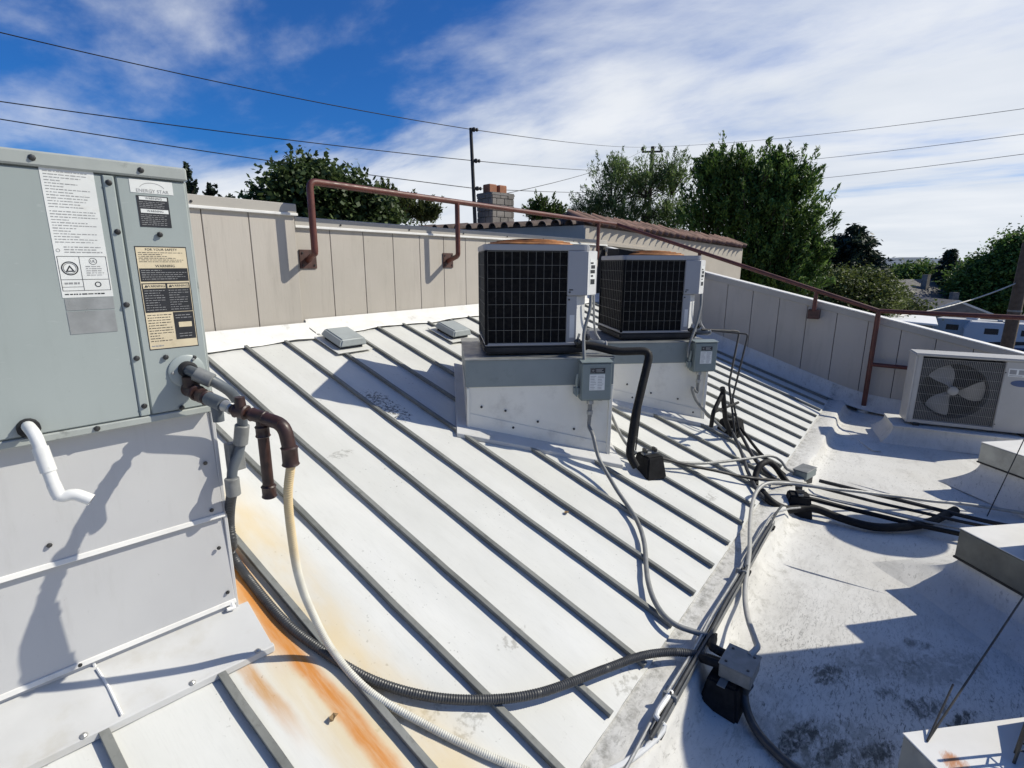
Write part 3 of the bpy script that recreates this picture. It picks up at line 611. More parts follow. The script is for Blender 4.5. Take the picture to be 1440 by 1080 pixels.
# large cream and black warning
X0, X1 = -.195, -.030
lb = quadplate('warning_label', 'paper_cream', un, X0, X1, 1.815, 2.198, -.0005); put(lb, label='large cream and black warning label, scorched at the edges')
MB().box(X0 - .003, X1 + .003, -.0004, .0002, ul(1.811), ul(2.202)).build('border', 'label_black', lb)
lettering(lb, 'print_dark', 'FOR YOUR SAFETY', (X0 + X1) / 2, ul(2.190), .0125, -.0019)
textlines(lb, 'print_dark', X0 + .006, X1 - .006, 2.142, 2.182, 6, -.0018, .6, 21, .3)
lettering(lb, 'print_dark', '\u25B2WARNING' if False else 'WARNING', (X0 + X1) / 2 + .006, ul(2.129), .0135, -.0019)
MB().box(X0 + .002, X1 - .002, -.0015, -.0008, ul(2.072), ul(2.121)).build('panel', 'label_black', lb); textlines(lb, 'print_mid', X0 + .008, X1 - .006, 2.077, 2.117, 5, -.0020, .8, 22, .26)
MB().box(X0 + .002, X1 - .002, -.0015, -.0008, ul(1.955), ul(2.066)).build('panel', 'label_black', lb)
for (a, b, s) in ((X0 + .006, -.116, 23), (-.109, X1 - .006, 24)):
    MB().box(a, b, -.0024, -.0016, ul(2.046), ul(2.062)).build('heading', 'paper_cream', lb); lettering(lb, 'print_dark', 'WARNING', (a + b) / 2 + .005, ul(2.054), .0125, -.0029)
    tm = MB(); tri(tm, a + .009, ul(2.053), .006, -.0029, .1); tm.build('print', 'print_dark', lb)
    textlines(lb, 'print_mid', a + .002, b - .002, 1.96, 2.042, 9, -.0020, .75, s, .24)
textlines(lb, 'print_dark', X0 + .006, -.108, 1.84, 1.950, 11, -.0018, .6, 25, .28)
p = MB().box(-.103, X1 - .002, -.0015, -.0008, ul(1.845), ul(1.953)).build('panel', 'label_black', lb)
MB().box(-.088, X1 - .012, -.0024, -.0016, ul(1.893), ul(1.913)).build('heading', 'paper_cream', lb)
textlines(lb, 'print_mid', -.096, X1 - .008, 1.925, 1.945, 2, -.0020, .9, 26, .28); textlines(lb, 'print_mid', -.090, X1 - .01, 1.852, 1.872, 2, -.0020, .9, 27, .28)
textlines(lb, 'print_mid', X0 + .006, -.14, 1.82, 1.832, 1, -.0018, .9, 28, .45)
# round cover plate where the services come out
d = MB().lathe([(.066, 0), (.066, .006), (.060, .010), (.0, .0101)], (-.083, -.0005, ul(1.715)), 30, (0, -1, 0)).build('service_plate', 'unit_gray', un, smooth=True)
MB().lathe([(.034, 0), (.034, .022), (.026, .030), (.0, .031)], (-.083, -.010, ul(1.722)), 20, (0, -1, 0)).build('grommet', 'dark_base', d, smooth=True)
for a in (60, 180, 300): MB().lathe([(.006, 0), (.005, .006), (0, .007)], (-.083 + .052 * math.cos(R_(a)), -.010, ul(1.715) + .052 * math.sin(R_(a))), 8, (0, -1, 0)).build('screw', 'zinc', d)

# gas pipe, fittings and drip leg (runs straight out of the unit face)
gp = thing('gas_pipe', (-.70, 1.42, 1.64), URZ, 'dark brown threaded gas pipe with tee and drip leg at the unit face', 'pipe')
U = lambda x, y, z: tuple(Vector((uloc(x, y)[0], uloc(x, y)[1], z)))
axp = [(-.088, .0, 1.645), (-.088, -.085, 1.642), (-.078, -.19, 1.634), (-.048, -.33, 1.615), (.0, -.425, 1.598), (.045, -.54, 1.575)]
MB().tube([U(*p) for p in axp], .0185, 12).build('pipe_run', 'iron_brown', gp, True, smooth=True)
def fitting(a, b, r, nm='coupling', mat='iron_brown'):
    r = r * .86
    a, b = Vector(a), Vector(b); d_ = (b - a).normalized() * .012
    MB().tube([a, a + d_ * .4, a + d_, b - d_, b - d_ * .4, b], [r * .94, r * 1.12, r, r, r * 1.12, r * .94], 14).build(nm, mat, gp, True, smooth=True)
MB().tube([U(-.088, -.055, 1.66), U(-.088, -.055, 1.70)], .03, 12).build('tee_outlet', 'iron_brown', gp, True, smooth=True)
fitting(U(-.088, -.02, 1.645), U(-.086, -.115, 1.640), .034, 'tee'); fitting(U(-.083, -.145, 1.637), U(-.077, -.20, 1.633), .031, 'union_nut')
MB().tube([U(-.076, -.205, 1.633), U(-.056, -.295, 1.620)], .027, 14).build('shutoff_valve', 'pvc_gray', gp, True, smooth=True)
MB().tube([U(-.066, -.25, 1.615), U(-.066, -.252, 1.55)], [.022, .020], 12).build('valve_body', 'pvc_gray', gp, True, smooth=True)
fitting(U(-.056, -.30, 1.620), U(-.044, -.345, 1.612), .024, 'coupling', 'zinc')
fitting(U(-.04, -.36, 1.611), U(-.015, -.405, 1.603), .030, 'tee'); MB().tube([U(-.028, -.382, 1.62), U(-.028, -.382, 1.662)], [.021, .017], 10).build('plug', 'iron_brown', gp, True, smooth=True)
fitting(U(-.008, -.42, 1.60), U(.022, -.475, 1.588), .028, 'tee')
MB().tube(bendpath([U(.018, -.47, 1.588), U(.055, -.545, 1.572), U(.062, -.555, 1.485)], .05), .025, 14).build('elbow', 'iron_brown', gp, True, smooth=True)
fitting(U(.062, -.555, 1.49), U(.062, -.555, 1.415), .033, 'flare_nut')
MB().tube([U(.012, -.458, 1.585), U(.012, -.458, 1.30)], .0205, 12).build('drip_leg', 'iron_brown', gp, True, smooth=True)
fitting(U(.012, -.458, 1.325), U(.012, -.458, 1.275), .029, 'drip_leg_cap'); fitting(U(.012, -.458, 1.56), U(.012, -.458, 1.515), .028, 'coupling')

P, r = corrug([U(.062, -.555, 1.42)] + [(-0.614,0.918,1.278),(-0.588,0.966,1.072),(-0.551,1.013,0.877),(-0.484,1.067,0.663)] + [(-0.413,1.033,0.414),(-0.390,0.807,0.304),(-0.299,0.549,0.213),(-0.200,0.314,0.135),(-0.087,0.101,0.064),(0.055,-0.158,-0.023)], .0165, .010, .07)
put(MB().tube(P, r, 10).build('gas_hose', 'hose_cream', smooth=True), 'cream corrugated gas hose drooping from the pipe to the metal roof', 'hose')

# gray conduit that leaves the cover plate and drops behind the corner
P = smoothpath([U(-.085, -.02, 1.722), U(-.075, -.09, 1.715), U(-.02, -.12, 1.675), U(.045, -.10, 1.61), U(.085, -.06, 1.52), U(.09, -.03, 1.42), U(.07, -.02, 1.33), U(.03, -.03, 1.25), U(.02, -.045, 1.15)], .02)
gc = thing('liquidtight_conduit', U(0, -.05, 1.2), 0, 'dark gray liquid-tight conduit curving round the corner of the gas unit', 'conduit')
MB().tube(P, .0215, 12).build('conduit_bend', 'pvc_gray', gc, True, smooth=True)
for (a, b) in ((U(-.078, -.085, 1.716), U(-.03, -.122, 1.682)), (U(.09, -.04, 1.455), U(.08, -.022, 1.365)), (U(.02, -.045, 1.23), U(.02, -.045, 1.15))):
    MB().tube([a, b], .030, 14).build('connector', 'conduit_gray', gc, True, bevel=.003, smooth=True)
MB().box(*[v for p in zip((U(.03, .0, 1.3)[0], U(.03, .0, 1.3)[1] - .01, 1.24), (U(.10, .0, 1.3)[0], U(.03, .0, 1.3)[1] + .03, 1.37)) for v in p]).build('mounting_clip', 'galv', gc, True, bevel=.003)
P, r = corrug([U(.02, -.045, 1.18), U(.025, .03, 1.08), U(.03, .09, .96), U(.03, .09, .85)] + [(-0.484,1.794,0.678),(-0.477,1.651,0.577),(-0.475,1.336,0.472),(-0.430,1.100,0.395),(-0.352,0.854,0.316),(-0.220,0.630,0.255),(-0.041,0.449,0.204),(0.185,0.288,0.166),(0.549,0.138,0.121),(0.796,0.032,0.091),(0.961,-0.085,0.062),(1.050,-0.194,0.035),(1.120,-0.281,-0.004)], .0215, .012, .06)
put(MB().tube(P, r, 12).build('flexible_conduit', 'conduit_dark', smooth=True), 'thick dark corrugated conduit sagging across the seams below the gas unit', 'conduit')

# white condensate drain
pv = thing('drain_pipe', (-1.2, 1.48, 1.55), URZ, 'white plastic condensate drain with an open end, on the gas unit', 'pipe')
PV = [(-1.207,1.436,1.607),(-1.204,1.376,1.588),(-1.192,1.334,1.425),(-1.185,1.324,1.374),(-1.149,1.310,1.380),(-1.111,1.287,1.349)]
P = bendpath([U(-.582, .01, 1.592), PV[0], PV[1], PV[2], PV[3]], .05, 6)
MB().tube(P, .0185, 14, False).build('pipe_run', 'pvc_white', pv, True, smooth=True)
pts = bendpath([PV[2], PV[3], PV[4], PV[5]], .035, 6)
MB().tube(pts, .0195, 14, False).build('outlet', 'pvc_white', pv, True, smooth=True)
MB().tube([Vector(pts[-1]) - (Vector(pts[-1]) - Vector(pts[-2])).normalized() * .04, pts[-1]], .0155, 14).build('bore', 'dark_base', pv, True)
MB().tube([Vector(PV[1]) * .75 + Vector(PV[2]) * .25, Vector(PV[1]) * .25 + Vector(PV[2]) * .75], .0225, 14).build('coupling', 'pvc_white', pv, True, smooth=True)
MB().tube([U(-.582, .012, 1.592), U(-.582, -.018, 1.588)], .032, 14).build('bushing', 'dark_base', pv, True, smooth=True)

# ------------------------------------------------------------------ condensers on their curbs
CRZ = R_(-46.0)
def cw(o, x, y): c_, s_ = math.cos(CRZ), math.sin(CRZ); return (o[0] + c_ * x - s_ * y, o[1] + s_ * x + c_ * y)
def condenser_curb(o, ztop, label):
    W_, D_ = 1.28, 1.30
    k = thing('equipment_curb', (o[0], o[1], 0), CRZ, label, 'equipment curb', 'sheet metal curbs under the condensers')
    rz = lambda x, y: roofz(cw(o, x, y)[1])
    pts = [(0, 0), (W_, 0), (W_, D_), (0, D_)]
    MB().hexa([(x, y, rz(x, y) - .02) for x, y in pts] + [(x, y, ztop - .02) for x, y in pts]).build('body', 'curb_white', k, bevel=.004)
    # lower flashing wrap, slightly proud, its upper edge parallel to the roof
    for (a, b, nx_, ny_) in (((0, 0), (W_, 0), 0, -1), ((0, D_), (0, 0), -1, 0), ((W_, 0), (W_, D_), 1, 0)):
        mb = MB(); t_ = .008
        za, zb = rz(*a), rz(*b)
        A = Vector((a[0], a[1], 0)); B = Vector((b[0], b[1], 0)); nn = Vector((nx_, ny_, 0)) * t_
        mb.hexa([A + Vector((0, 0, za)) + nn * .2, B + Vector((0, 0, zb)) + nn * .2, B + Vector((0, 0, zb)) + nn * 1.6, A + Vector((0, 0, za)) + nn * 1.6,
                 A + Vector((0, 0, za + .17)) + nn * .2, B + Vector((0, 0, zb + .15)) + nn * .2, B + Vector((0, 0, zb + .15)) + nn * .8, A + Vector((0, 0, za + .17)) + nn * .8])
        mb.build('flashing_wrap', 'curb_white', k, bevel=.002)
    e_ = .014
    MB().box(-e_, W_ + e_, -e_, D_ + e_, ztop - .245, ztop - .012).build('band', 'curb_band', k, bevel=.004)
    MB().box(-e_ - .006, W_ + e_ + .006, -e_ - .006, D_ + e_ + .006, ztop - .0125, ztop).build('top_sheet', 'cap_steel', k, bevel=.003)
    MB().box(-.005, .018, -.02, .004, rz(0, 0), ztop - .25).build('corner_trim', 'curb_white', k, bevel=.003)
    MB().box(W_ - .02, W_ + .012, -.02, .004, rz(W_, 0), ztop - .25).build('corner_trim', 'curb_white', k, bevel=.003)
    ap = [(-.10, -.14), (W_ + .10, -.14), (W_ + .10, 0), (-.10, 0)]
    MB().hexa([(x, y, rz(x, y) + .006) for x, y in ap] + [(x, y, rz(x, y) + (.044 if y < 0 else .055)) for x, y in ap]).build('apron', 'curb_apron', k, bevel=.004)
    ap = [(-.10, 0), (0, 0), (0, D_), (-.10, D_)]
    MB().hexa([(x, y, rz(x, y) + .006) for x, y in ap] + [(x, y, rz(x, y) + .046) for x, y in ap]).build('apron', 'curb_apron', k, bevel=.004)
    ap = [(W_, 0), (W_ + .10, 0), (W_ + .10, D_), (W_, D_)]
    MB().hexa([(x, y, rz(x, y) + .006) for x, y in ap] + [(x, y, rz(x, y) + .046) for x, y in ap]).build('apron', 'curb_apron', k, bevel=.004)
    for (x, dz) in ((.12, .25), (.33, .26), (.62, .22), (.95, .22), (1.15, .10), (.4, .12)):
        MB().lathe([(.011, 0), (.011, .004), (.006, .009)], (x, -.008, rz(x, 0) + dz), 8, (0, -1, 0)).build('screw', 'screw', k)
    return k
O1, O2 = (1.678,2.141,0.000), (3.661,1.861,0.000); O1 = (*cw(O1, .05, 0), 0)
condenser_curb(O1, 1.345, 'pale sheet metal curb under the condenser beside the box vents')
condenser_curb(O2, 1.285, 'pale sheet metal curb under the condenser closer to the sloping parapet wall')

def condenser():
    k = thing('condenser', (0, 0, 0), 0)
    W_, H_, PX = .905, .90, .715
    MB().box(.012, PX + .005, .012, W_ - .012, .035, H_ - .045).box(PX + .006, W_ - .01, .41, W_ - .012, .035, H_ - .045).build('coil', 'coil_black', k)
    MB().box(-.012, W_ + .012, -.012, W_ + .012, -.035, .04).build('base_pan', 'dark_base', k, bevel=.02, seg=2)
    MB().box(-.004, W_ + .004, -.004, W_ + .004, .034, .058).build('base_rim', 'condenser_paint', k, bevel=.004)
    # top with rounded corners, fan opening guard
    poly = []
    for (cx, cy, a0) in ((W_ - .05, W_ - .05, 0), (.05, W_ - .05, 90), (.05, .05, 180), (W_ - .05, .05, 270)):
        for j in range(5): a = R_(a0 + 22.5 * j); poly.append((cx + .062 * math.cos(a), cy + .062 * math.sin(a), H_ - .05))
    MB().prism(poly, (0, 0, .05)).build('top_cover', 'condenser_paint', k, bevel=.006, seg=2)
    c0 = (W_ / 2, W_ / 2)
    gd = MB().lathe([(.40, 0), (.405, .008), (.40, .016), (.36, .026), (.28, .040), (.16, .052), (.05, .056), (.0, .056)], (c0[0], c0[1], H_ - .001), 36).build('fan_guard', 'rust_guard', k, smooth=True)
    mb = MB()
    for r_, h_ in ((.37, .028), (.31, .040), (.25, .049), (.19, .054), (.13, .058), (.07, .060)):
        mb.tube([(c0[0] + r_ * math.cos(2 * math.pi * i / 32), c0[1] + r_ * math.sin(2 * math.pi * i / 32), H_ + h_) for i in range(33)], .0035, 5, False)
    mb.build('guard_rings', 'rust_guard', gd, smooth=True)
    for nm, (x0, x1, y0, y1) in dict(a=(-.006, .022, -.006, .022), b=(-.006, .022, W_ - .022, W_ + .006), d=(W_ - .022, W_ + .006, W_ - .022, W_ + .006)).items():
        MB().box(x0, x1, y0, y1, .04, H_ - .05).build('corner_post', 'coil_black', k, bevel=.006)
    mb = MB(); rw_ = .0016
    def grid(ax, lo, hi, off, n, m):
        for i in range(n + 1):
            t = lo + (hi - lo) * i / n; P = (lambda z: (t, off, z)) if ax == 'x' else (lambda z: (off, t, z)); mb.tube([P(.055), P(H_ - .055)], rw_, 4)
        for j in range(m + 1):
            z = .06 + (H_ - .12) * j / m; a, b = ((lo, off, z), (hi, off, z)) if ax == 'x' else ((off, lo, z), (off, hi, z)); mb.tube([a, b], rw_, 4)
    grid('x', .022, PX, -.003, 10, 7); mb.build('wire_grille', 'wire_gray', k)
    mb = MB(); grid('y', .022, W_ - .022, -.003, 13, 7); mb.build('wire_grille', 'wire_gray', k)
    # service panel: box upper half, recessed lower corner
    CX = .885
    MB().prism([(PX, -.014, .47), (CX, -.014, .47), (CX + .115, .105, .47), (CX + .115, .42, .47), (PX, .42, .47)], (0, 0, H_ - .048 - .47)).build('control_cover', 'condenser_paint', k, bevel=.006)
    MB().prism([(PX, .004, .04), (.80, .004, .04), (.905, .11, .04), (.905, .40, .04), (PX, .40, .04)], (0, 0, .428)).build('service_panel', 'condenser_paint', k, bevel=.004)
    ch = Vector((.115, .119, 0)).normalized(); nn = Vector((ch.y, -ch.x, 0))
    MB().obox(Vector((CX, -.014, 0)) + ch * .083 + nn * .0025 + Vector((0, 0, .661)), ch * .078, nn * .002, (0, 0, .186)).build('corner_panel', 'panel_white_sunlit', k)  # sunlit look of the angled corner put into a lighter colour
    MB().obox(Vector((.80, .004, 0)) + ch * .074 + nn * .0025 + Vector((0, 0, .254)), ch * .070, nn * .002, (0, 0, .208)).build('corner_panel', 'panel_white_sunlit', k)  # lower corner, its sunlight painted in with the same pale colour
    MB().box(PX + .03, PX + .072, .001, .0035, .10, .30).build('access_plate', 'panel_white_sunlit', k)
    for z in (.50, .435): MB().lathe([(.009, 0), (.008, .006), (0, .007)], (PX + .02, -.014 if z > .47 else .004, z), 8, (0, -1, 0)).build('screw', 'screw', k)
    MB().box(PX + .015, PX + .05, -.0155, -.0142, .515, .525).build('model_strip', 'label_black', k)
    ch = Vector((.115, .119, 0)).normalized(); nn = Vector((ch.y, -ch.x, 0)); o_ = Vector((CX, -.014, 0)) + ch * .035 + nn * .0055
    lb = MB().obox(o_ + ch * .05 + Vector((0, 0, .67)), ch * .048, nn * .0006, (0, 0, .115)).build('data_label', 'paper_white', k)
    mb = MB()
    for z0, z1, y0, y1 in ((.74, .755, .01, .06), (.70, .73, .02, .09), (.66, .69, .01, .09), (.63, .645, .02, .06), (.565, .61, .015, .09)): mb.obox(o_ + ch * (y0 + y1) / 2 + nn * .0012 + Vector((0, 0, (z0 + z1) / 2)), ch * (y1 - y0) / 2, nn * .0004, (0, 0, (z1 - z0) / 2))
    mb.build('print', 'print_dark', lb)
    return k
k1 = condenser(); p1 = cw(O1, .17, .13); k1.location = (*p1, 1.40); k1.rotation_euler = (0, 0, CRZ)
put(k1, 'square condenser with wire grille and rusty fan guard, on the curb beside the box vents', 'condenser', 'twin condensers on the metal roof')
k2 = copy_tree(k1); p2 = cw(O2, .27, .13); k2.location = (*p2, 1.335)
put(k2, 'square condenser with wire grille and rusty fan guard, closer to the sloping parapet wall', 'condenser', 'twin condensers on the metal roof')
# folded dark sheet lying on the second condenser
q = Vector((*cw(O2, .28, .35), 2.236)); ex = Vector((math.cos(CRZ), math.sin(CRZ), 0)); ey = Vector((-math.sin(CRZ), math.cos(CRZ), 0))
MB_ = MB().hexa([q, q + ex * .33, q + ex * .33 + ey * .45, q + ey * .45, q + Vector((0, 0, .075)), q + ex * .33 + Vector((0, 0, .02)), q + ex * .33 + ey * .45 + Vector((0, 0, .03)), q + ey * .45 + Vector((0, 0, .085))])
put(MB_.build('cover_sheet', 'rubber_black', bevel=.004), 'folded black rubber sheet lying on the condenser top by the tiled building', 'sheet')

# electrical disconnects, their whips and refrigerant lines
def disconnect(o, x, z, label):
    k = thing('disconnect_box', (*cw(o, x, -.02), z), CRZ, label, 'electrical box', 'disconnect boxes on the condenser curbs')
    MB().box(0, .27, -.115, -.002, 0, .335).build('enclosure', 'box_steel', k, bevel=.008, seg=2)
    MB().hexa([(-.006, -.128, .335), (.276, -.128, .335), (.276, 0, .335), (-.006, 0, .335), (-.006, -.128, .343), (.276, -.128, .343), (.276, 0, .356), (-.006, 0, .356)]).build('rain_hood', 'box_steel', k, bevel=.003)
    MB().box(.008, .262, -.122, -.116, .012, .325).build('door', 'box_steel', k, bevel=.004)
    MB().box(-.05, -.001, -.10, -.01, .03, .13).build('handle_boss', 'box_steel', k, bevel=.02, seg=2)
    MB().tube([(-.02, -.05, .09), (-.035, -.09, .16), (-.03, -.10, .24)], [.014, .012, .008], 8).build('handle', 'box_steel', k, smooth=True)
    lb = MB().box(.07, .205, -.1235, -.1222, .095, .235).build('instruction_label', 'paper_white', k)
    mb = MB(); rr = random.Random(4)
    for r_ in range(9):
        for (a, b) in ((.077, .132), (.142, .198)): mb.box(a, a + (b - a) * rr.uniform(.6, 1), -.1242, -.1237, .105 + r_ * .014, .109 + r_ * .014)
    mb.build('print', 'print_mid', lb)
    nb = MB().box(.075, .205, -.1235, -.1222, .245, .29).build('name_plate', 'label_black', k)
    mb = MB(); mb.box(.088, .108, -.1245, -.1237, .265, .270); mb.box(.0955, .1005, -.1245, -.1237, .257, .278)
    for a, b in ((.079, .115),): mb.box(a, b, -.1245, -.1237, .2495, .2512); mb.box(a, b, -.1245, -.1237, .2838, .2855); mb.box(a, a + .0016, -.1245, -.1237, .25, .285); mb.box(b - .0016, b, -.1245, -.1237, .25, .285)
    mb.build('print', 'print_mid', nb)
    textq = MB(); [textq.box(.126, .126 + w_, -.1245, -.1237, z_, z_ + .006) for w_, z_ in ((.06, .276), (.05, .265), (.065, .254))]; textq.build('print', 'print_mid', nb)
    MB().lathe([(.03, 0), (.03, .03), (.022, .04)], (.10, -.06, -.04), 12).build('hub', 'zinc', k, smooth=True)
    MB().tube([(.10, -.06, -.04), (.10, -.06, -.16)], .019, 12).build('connector', 'conduit_gray', k, smooth=True)
    MB().lathe([(.027, 0), (.027, .03), (.022, .035)], (.10, -.06, -.135), 8).build('gland_nut', 'zinc', k)
    MB().box(.17, .20, -.08, -.06, -.012, .0).build('latch', 'zinc', k)
    return k
disconnect(O1, .97, .985, 'gray electrical disconnect box with white label, on the curb nearer the box vents')
disconnect(O2, 1.045, .955, 'gray electrical disconnect box with white label, on the curb nearer the sloping wall')
def cable(name, mat, pts, r, label, cat='conduit', step=.03, n=9, group=None, bend=None, cor=None):
    if cor: P, rr = corrug(pts, r, *cor)
    else: P, rr = (bendpath(pts, bend) if bend else smoothpath(pts, step)), r
    if not bend and not cor: P = [p + Vector((math.sin(i * .31 + r * 900), math.sin(i * .23 + r * 500), .4 * math.sin(i * .37))) * .0035 * min(1, i / 6, (len(P) - 1 - i) / 6) for i, p in enumerate(P)]
    return put(MB().tube(P, rr, n).build(name, mat, smooth=True), label, cat, group)
b1 = (*cw(O1, 1.07, -.08), .985 - .15); b2 = (*cw(O2, 1.145, -.08), .955 - .15)
cable('flexible_conduit', 'conduit_gray', [b1, (b1[0], b1[1], b1[2] - .10)] + [(2.308,1.190,0.696),(2.226,1.083,0.531),(2.130,0.895,0.388),(1.957,0.635,0.271),(1.707,0.429,0.198),(1.361,0.247,0.142),(1.214,0.128,0.112),(1.161,0.012,0.084),(1.196,-0.104,0.055),(1.261,-0.201,0.023)], .0165, 'gray conduit snaking down the metal roof from the disconnect box nearer the box vents', n=10)
cable('flexible_conduit', 'conduit_gray', [b2, (b2[0], b2[1], b2[2] - .10)] + [(4.330,1.024,0.766),(4.347,0.978,0.628),(4.405,0.889,0.503),(4.468,0.794,0.395)] + [(4.391,0.631,0.310)], .0175, 'gray conduit curling from the disconnect box nearer the sloping wall to a rubber block')
# whip between condenser and disconnect
def whips(o, p, zb, zd, which):
    a = cw(p, .93, -.0); b = cw(o, 1.0, -.06)
    cable('wiring_whip', 'conduit_gray', [(a[0], a[1], zb + .47), (*cw(p, .91, -.05), zb + .34), (*cw(p, .85, -.10), zb + .14), (*cw(o, 1.005, -.075), zd + .30), (*cw(o, 1.0, -.085), zd + .16)], .0155, 'short gray wiring whip from the condenser to its disconnect, ' + which)
    cable('control_whip', 'conduit_light', [(*cw(p, .97, .06), zb + .47), (*cw(p, .985, .08), zb + .32), (*cw(p, 1.02, .14), zb + .14), (*cw(p, 1.06, .12), zb + .06)], .0105, 'thin pale control cable dropping behind the condenser panel, ' + which)
whips(O1, p1, 1.40, .985, 'beside the box vents'); whips(O2, p2, 1.335, .955, 'by the sloping wall')
def filterdrier(o, p, zb, which):
    k = thing('filter_drier', (*cw(p, 1.02, .06), zb + .03), CRZ, 'small dark blue filter drier on the refrigerant line, ' + which, 'filter drier', 'filter driers at the condensers')
    MB().lathe([(.012, -.10), (.02, -.085), (.036, -.065), (.038, .05), (.025, .075), (.012, .09)], (0, 0, .0), 14, (1, -.25, 0)).build('shell', 'pvc_gray', k, smooth=True)
    MB().lathe([(.02, 0), (.034, .012), (.034, .02), (.02, .03)], (.06, -.016, 0), 12, (1, -.25, 0)).build('end_cap', 'zinc', k, smooth=True)
filterdrier(O1, p1, 1.40, 'at the condenser beside the box vents'); filterdrier(O2, p2, 1.335, 'at the condenser by the sloping wall')
def valves(p, zb, which):
    k = thing('service_valves', (*cw(p, .80, -.03), zb + .05), CRZ, 'service valves at the foot of the condenser, ' + which, 'valve', 'service valves at the condensers')
    for (x, z) in ((0, .02), (.08, .06)):
        MB().lathe([(.022, 0), (.022, .03), (.03, .032), (.03, .05), (.014, .055), (.014, .085)], (x, -.01, z), 8, (.1, -1, .1)).build('valve', 'screw', k, smooth=True)
        MB().tube([(x, -.03, z), (x + .02, -.04, z + .075)], .011, 8).build('stem', 'zinc', k, smooth=True)
valves(p1, 1.40, 'beside the box vents'); valves(p2, 1.335, 'by the sloping wall')
LS = [(2.826,0.930,1.397),(2.572,0.930,0.855),(2.499,0.930,0.517)]
cable('refrigerant_line', 'foam_black', [(*cw(p1, .80, -.035), 1.45), (*cw(p1, .98, -.045), 1.425), (*cw(O1, 1.31, .02), 1.385), LS[0], LS[1], LS[2], (LS[2][0] + .02, LS[2][1] - .06, LS[2][2] - .10)], .036, 'thick black insulated refrigerant line dropping over the curb beside the box vents', 'pipe', bend=.09, n=12)
cable('liquid_line', 'cable', [(*cw(p1, 1.08, .04), 1.42), [(1.849,1.000,1.558),(2.847,0.970,1.364)][1], [(2.826,1.018,0.399)][0]], .0075, 'thin black liquid line beside the thick insulated pipe, at the curb beside the box vents', 'pipe', bend=.04, n=7)
L2 = [(5.063,0.750,1.360),(5.102,0.700,1.326),(4.620,0.700,0.802),(4.457,0.700,0.700)]
cable('liquid_line', 'cable', [(*cw(p2, .98, .02), 1.40), L2[0], L2[2], [(4.413,0.526,0.275)][0]], .0125, 'thin black bent refrigerant line rising off the curb by the sloping wall', 'pipe', bend=.05, n=8)
L3 = [(3.470,0.620,1.601),(4.926,0.620,1.351),(4.514,0.620,0.667)]
cable('suction_line', 'cable', [(*cw(p2, 1.03, .05), 1.39), L3[1], L3[2], [(4.517,0.506,0.269)][0]], .0105, 'second thin black refrigerant line bent beside the first, by the sloping wall', 'pipe', bend=.04, n=8)
# A-shaped black strap stand at the second block
st_ = thing('strap_stand', [(4.625,0.672,0.224)][0], 0, 'black wrapped pipe legs standing on the rubber block near the sloping wall', 'pipe stand')
A_ = [(4.127,0.620,0.840),(3.925,0.660,0.472),(4.064,0.620,0.875),(4.223,0.600,0.490),(3.882,0.640,0.641),(4.620,0.580,0.602),(4.451,0.580,0.254)]
MB().tube(bendpath([A_[0], A_[4], A_[1]], .05), [.022] * len(bendpath([A_[0], A_[4], A_[1]], .05)), 10).build('leg', 'foam_black', st_, True, smooth=True)
MB().tube([A_[2], A_[3], A_[6]], .026, 10).build('leg', 'foam_black', st_, True, smooth=True)
MB().tube([A_[4], A_[5]], .015, 8).build('cross_strap', 'foam_black', st_, True, smooth=True)
def rubber_block(c_, w, d, h, label, rz=0.0):
    k = thing('pipe_support', c_, rz, label, 'pipe support', 'black rubber pipe support blocks')
    b = .72
    MB().hexa([(-w / 2, -d / 2, -.03), (w / 2, -d / 2, -.03), (w / 2, d / 2, -.03), (-w / 2, d / 2, -.03), (-w / 2 * b, -d / 2 * b, h), (w / 2 * b, -d / 2 * b, h), (w / 2 * b, d / 2 * b, h), (-w / 2 * b, d / 2 * b, h)]).build('block', 'rubber_black', k, bevel=.012, seg=2)
    MB().box(-w * .38, w * .38, -.021, .021, h, h + .022).build('strut', 'galv', k, bevel=.003)
    for x in (-.25, .22): MB().box(w * x - .012, w * x + .012, -.03, .03, h + .02, h + .055).build('clamp', 'screw', k, bevel=.004)
    return k
q = [(2.777,0.856,0.285),(4.679,0.646,0.215)]
rubber_block(q[0], .22, .26, .18, 'black rubber pipe support block on the metal roof beside the thick refrigerant line', R_(-30))
rubber_block(q[1], .26, .26, .17, 'black rubber pipe support block on the metal roof below the black strap stand', R_(-10))
q = [(3.695,-0.255,-0.150)][0]; rubber_block((q[0], q[1], FZ + .005), .20, .24, .20, 'black rubber pipe support block at the foot of the metal roof', R_(20))

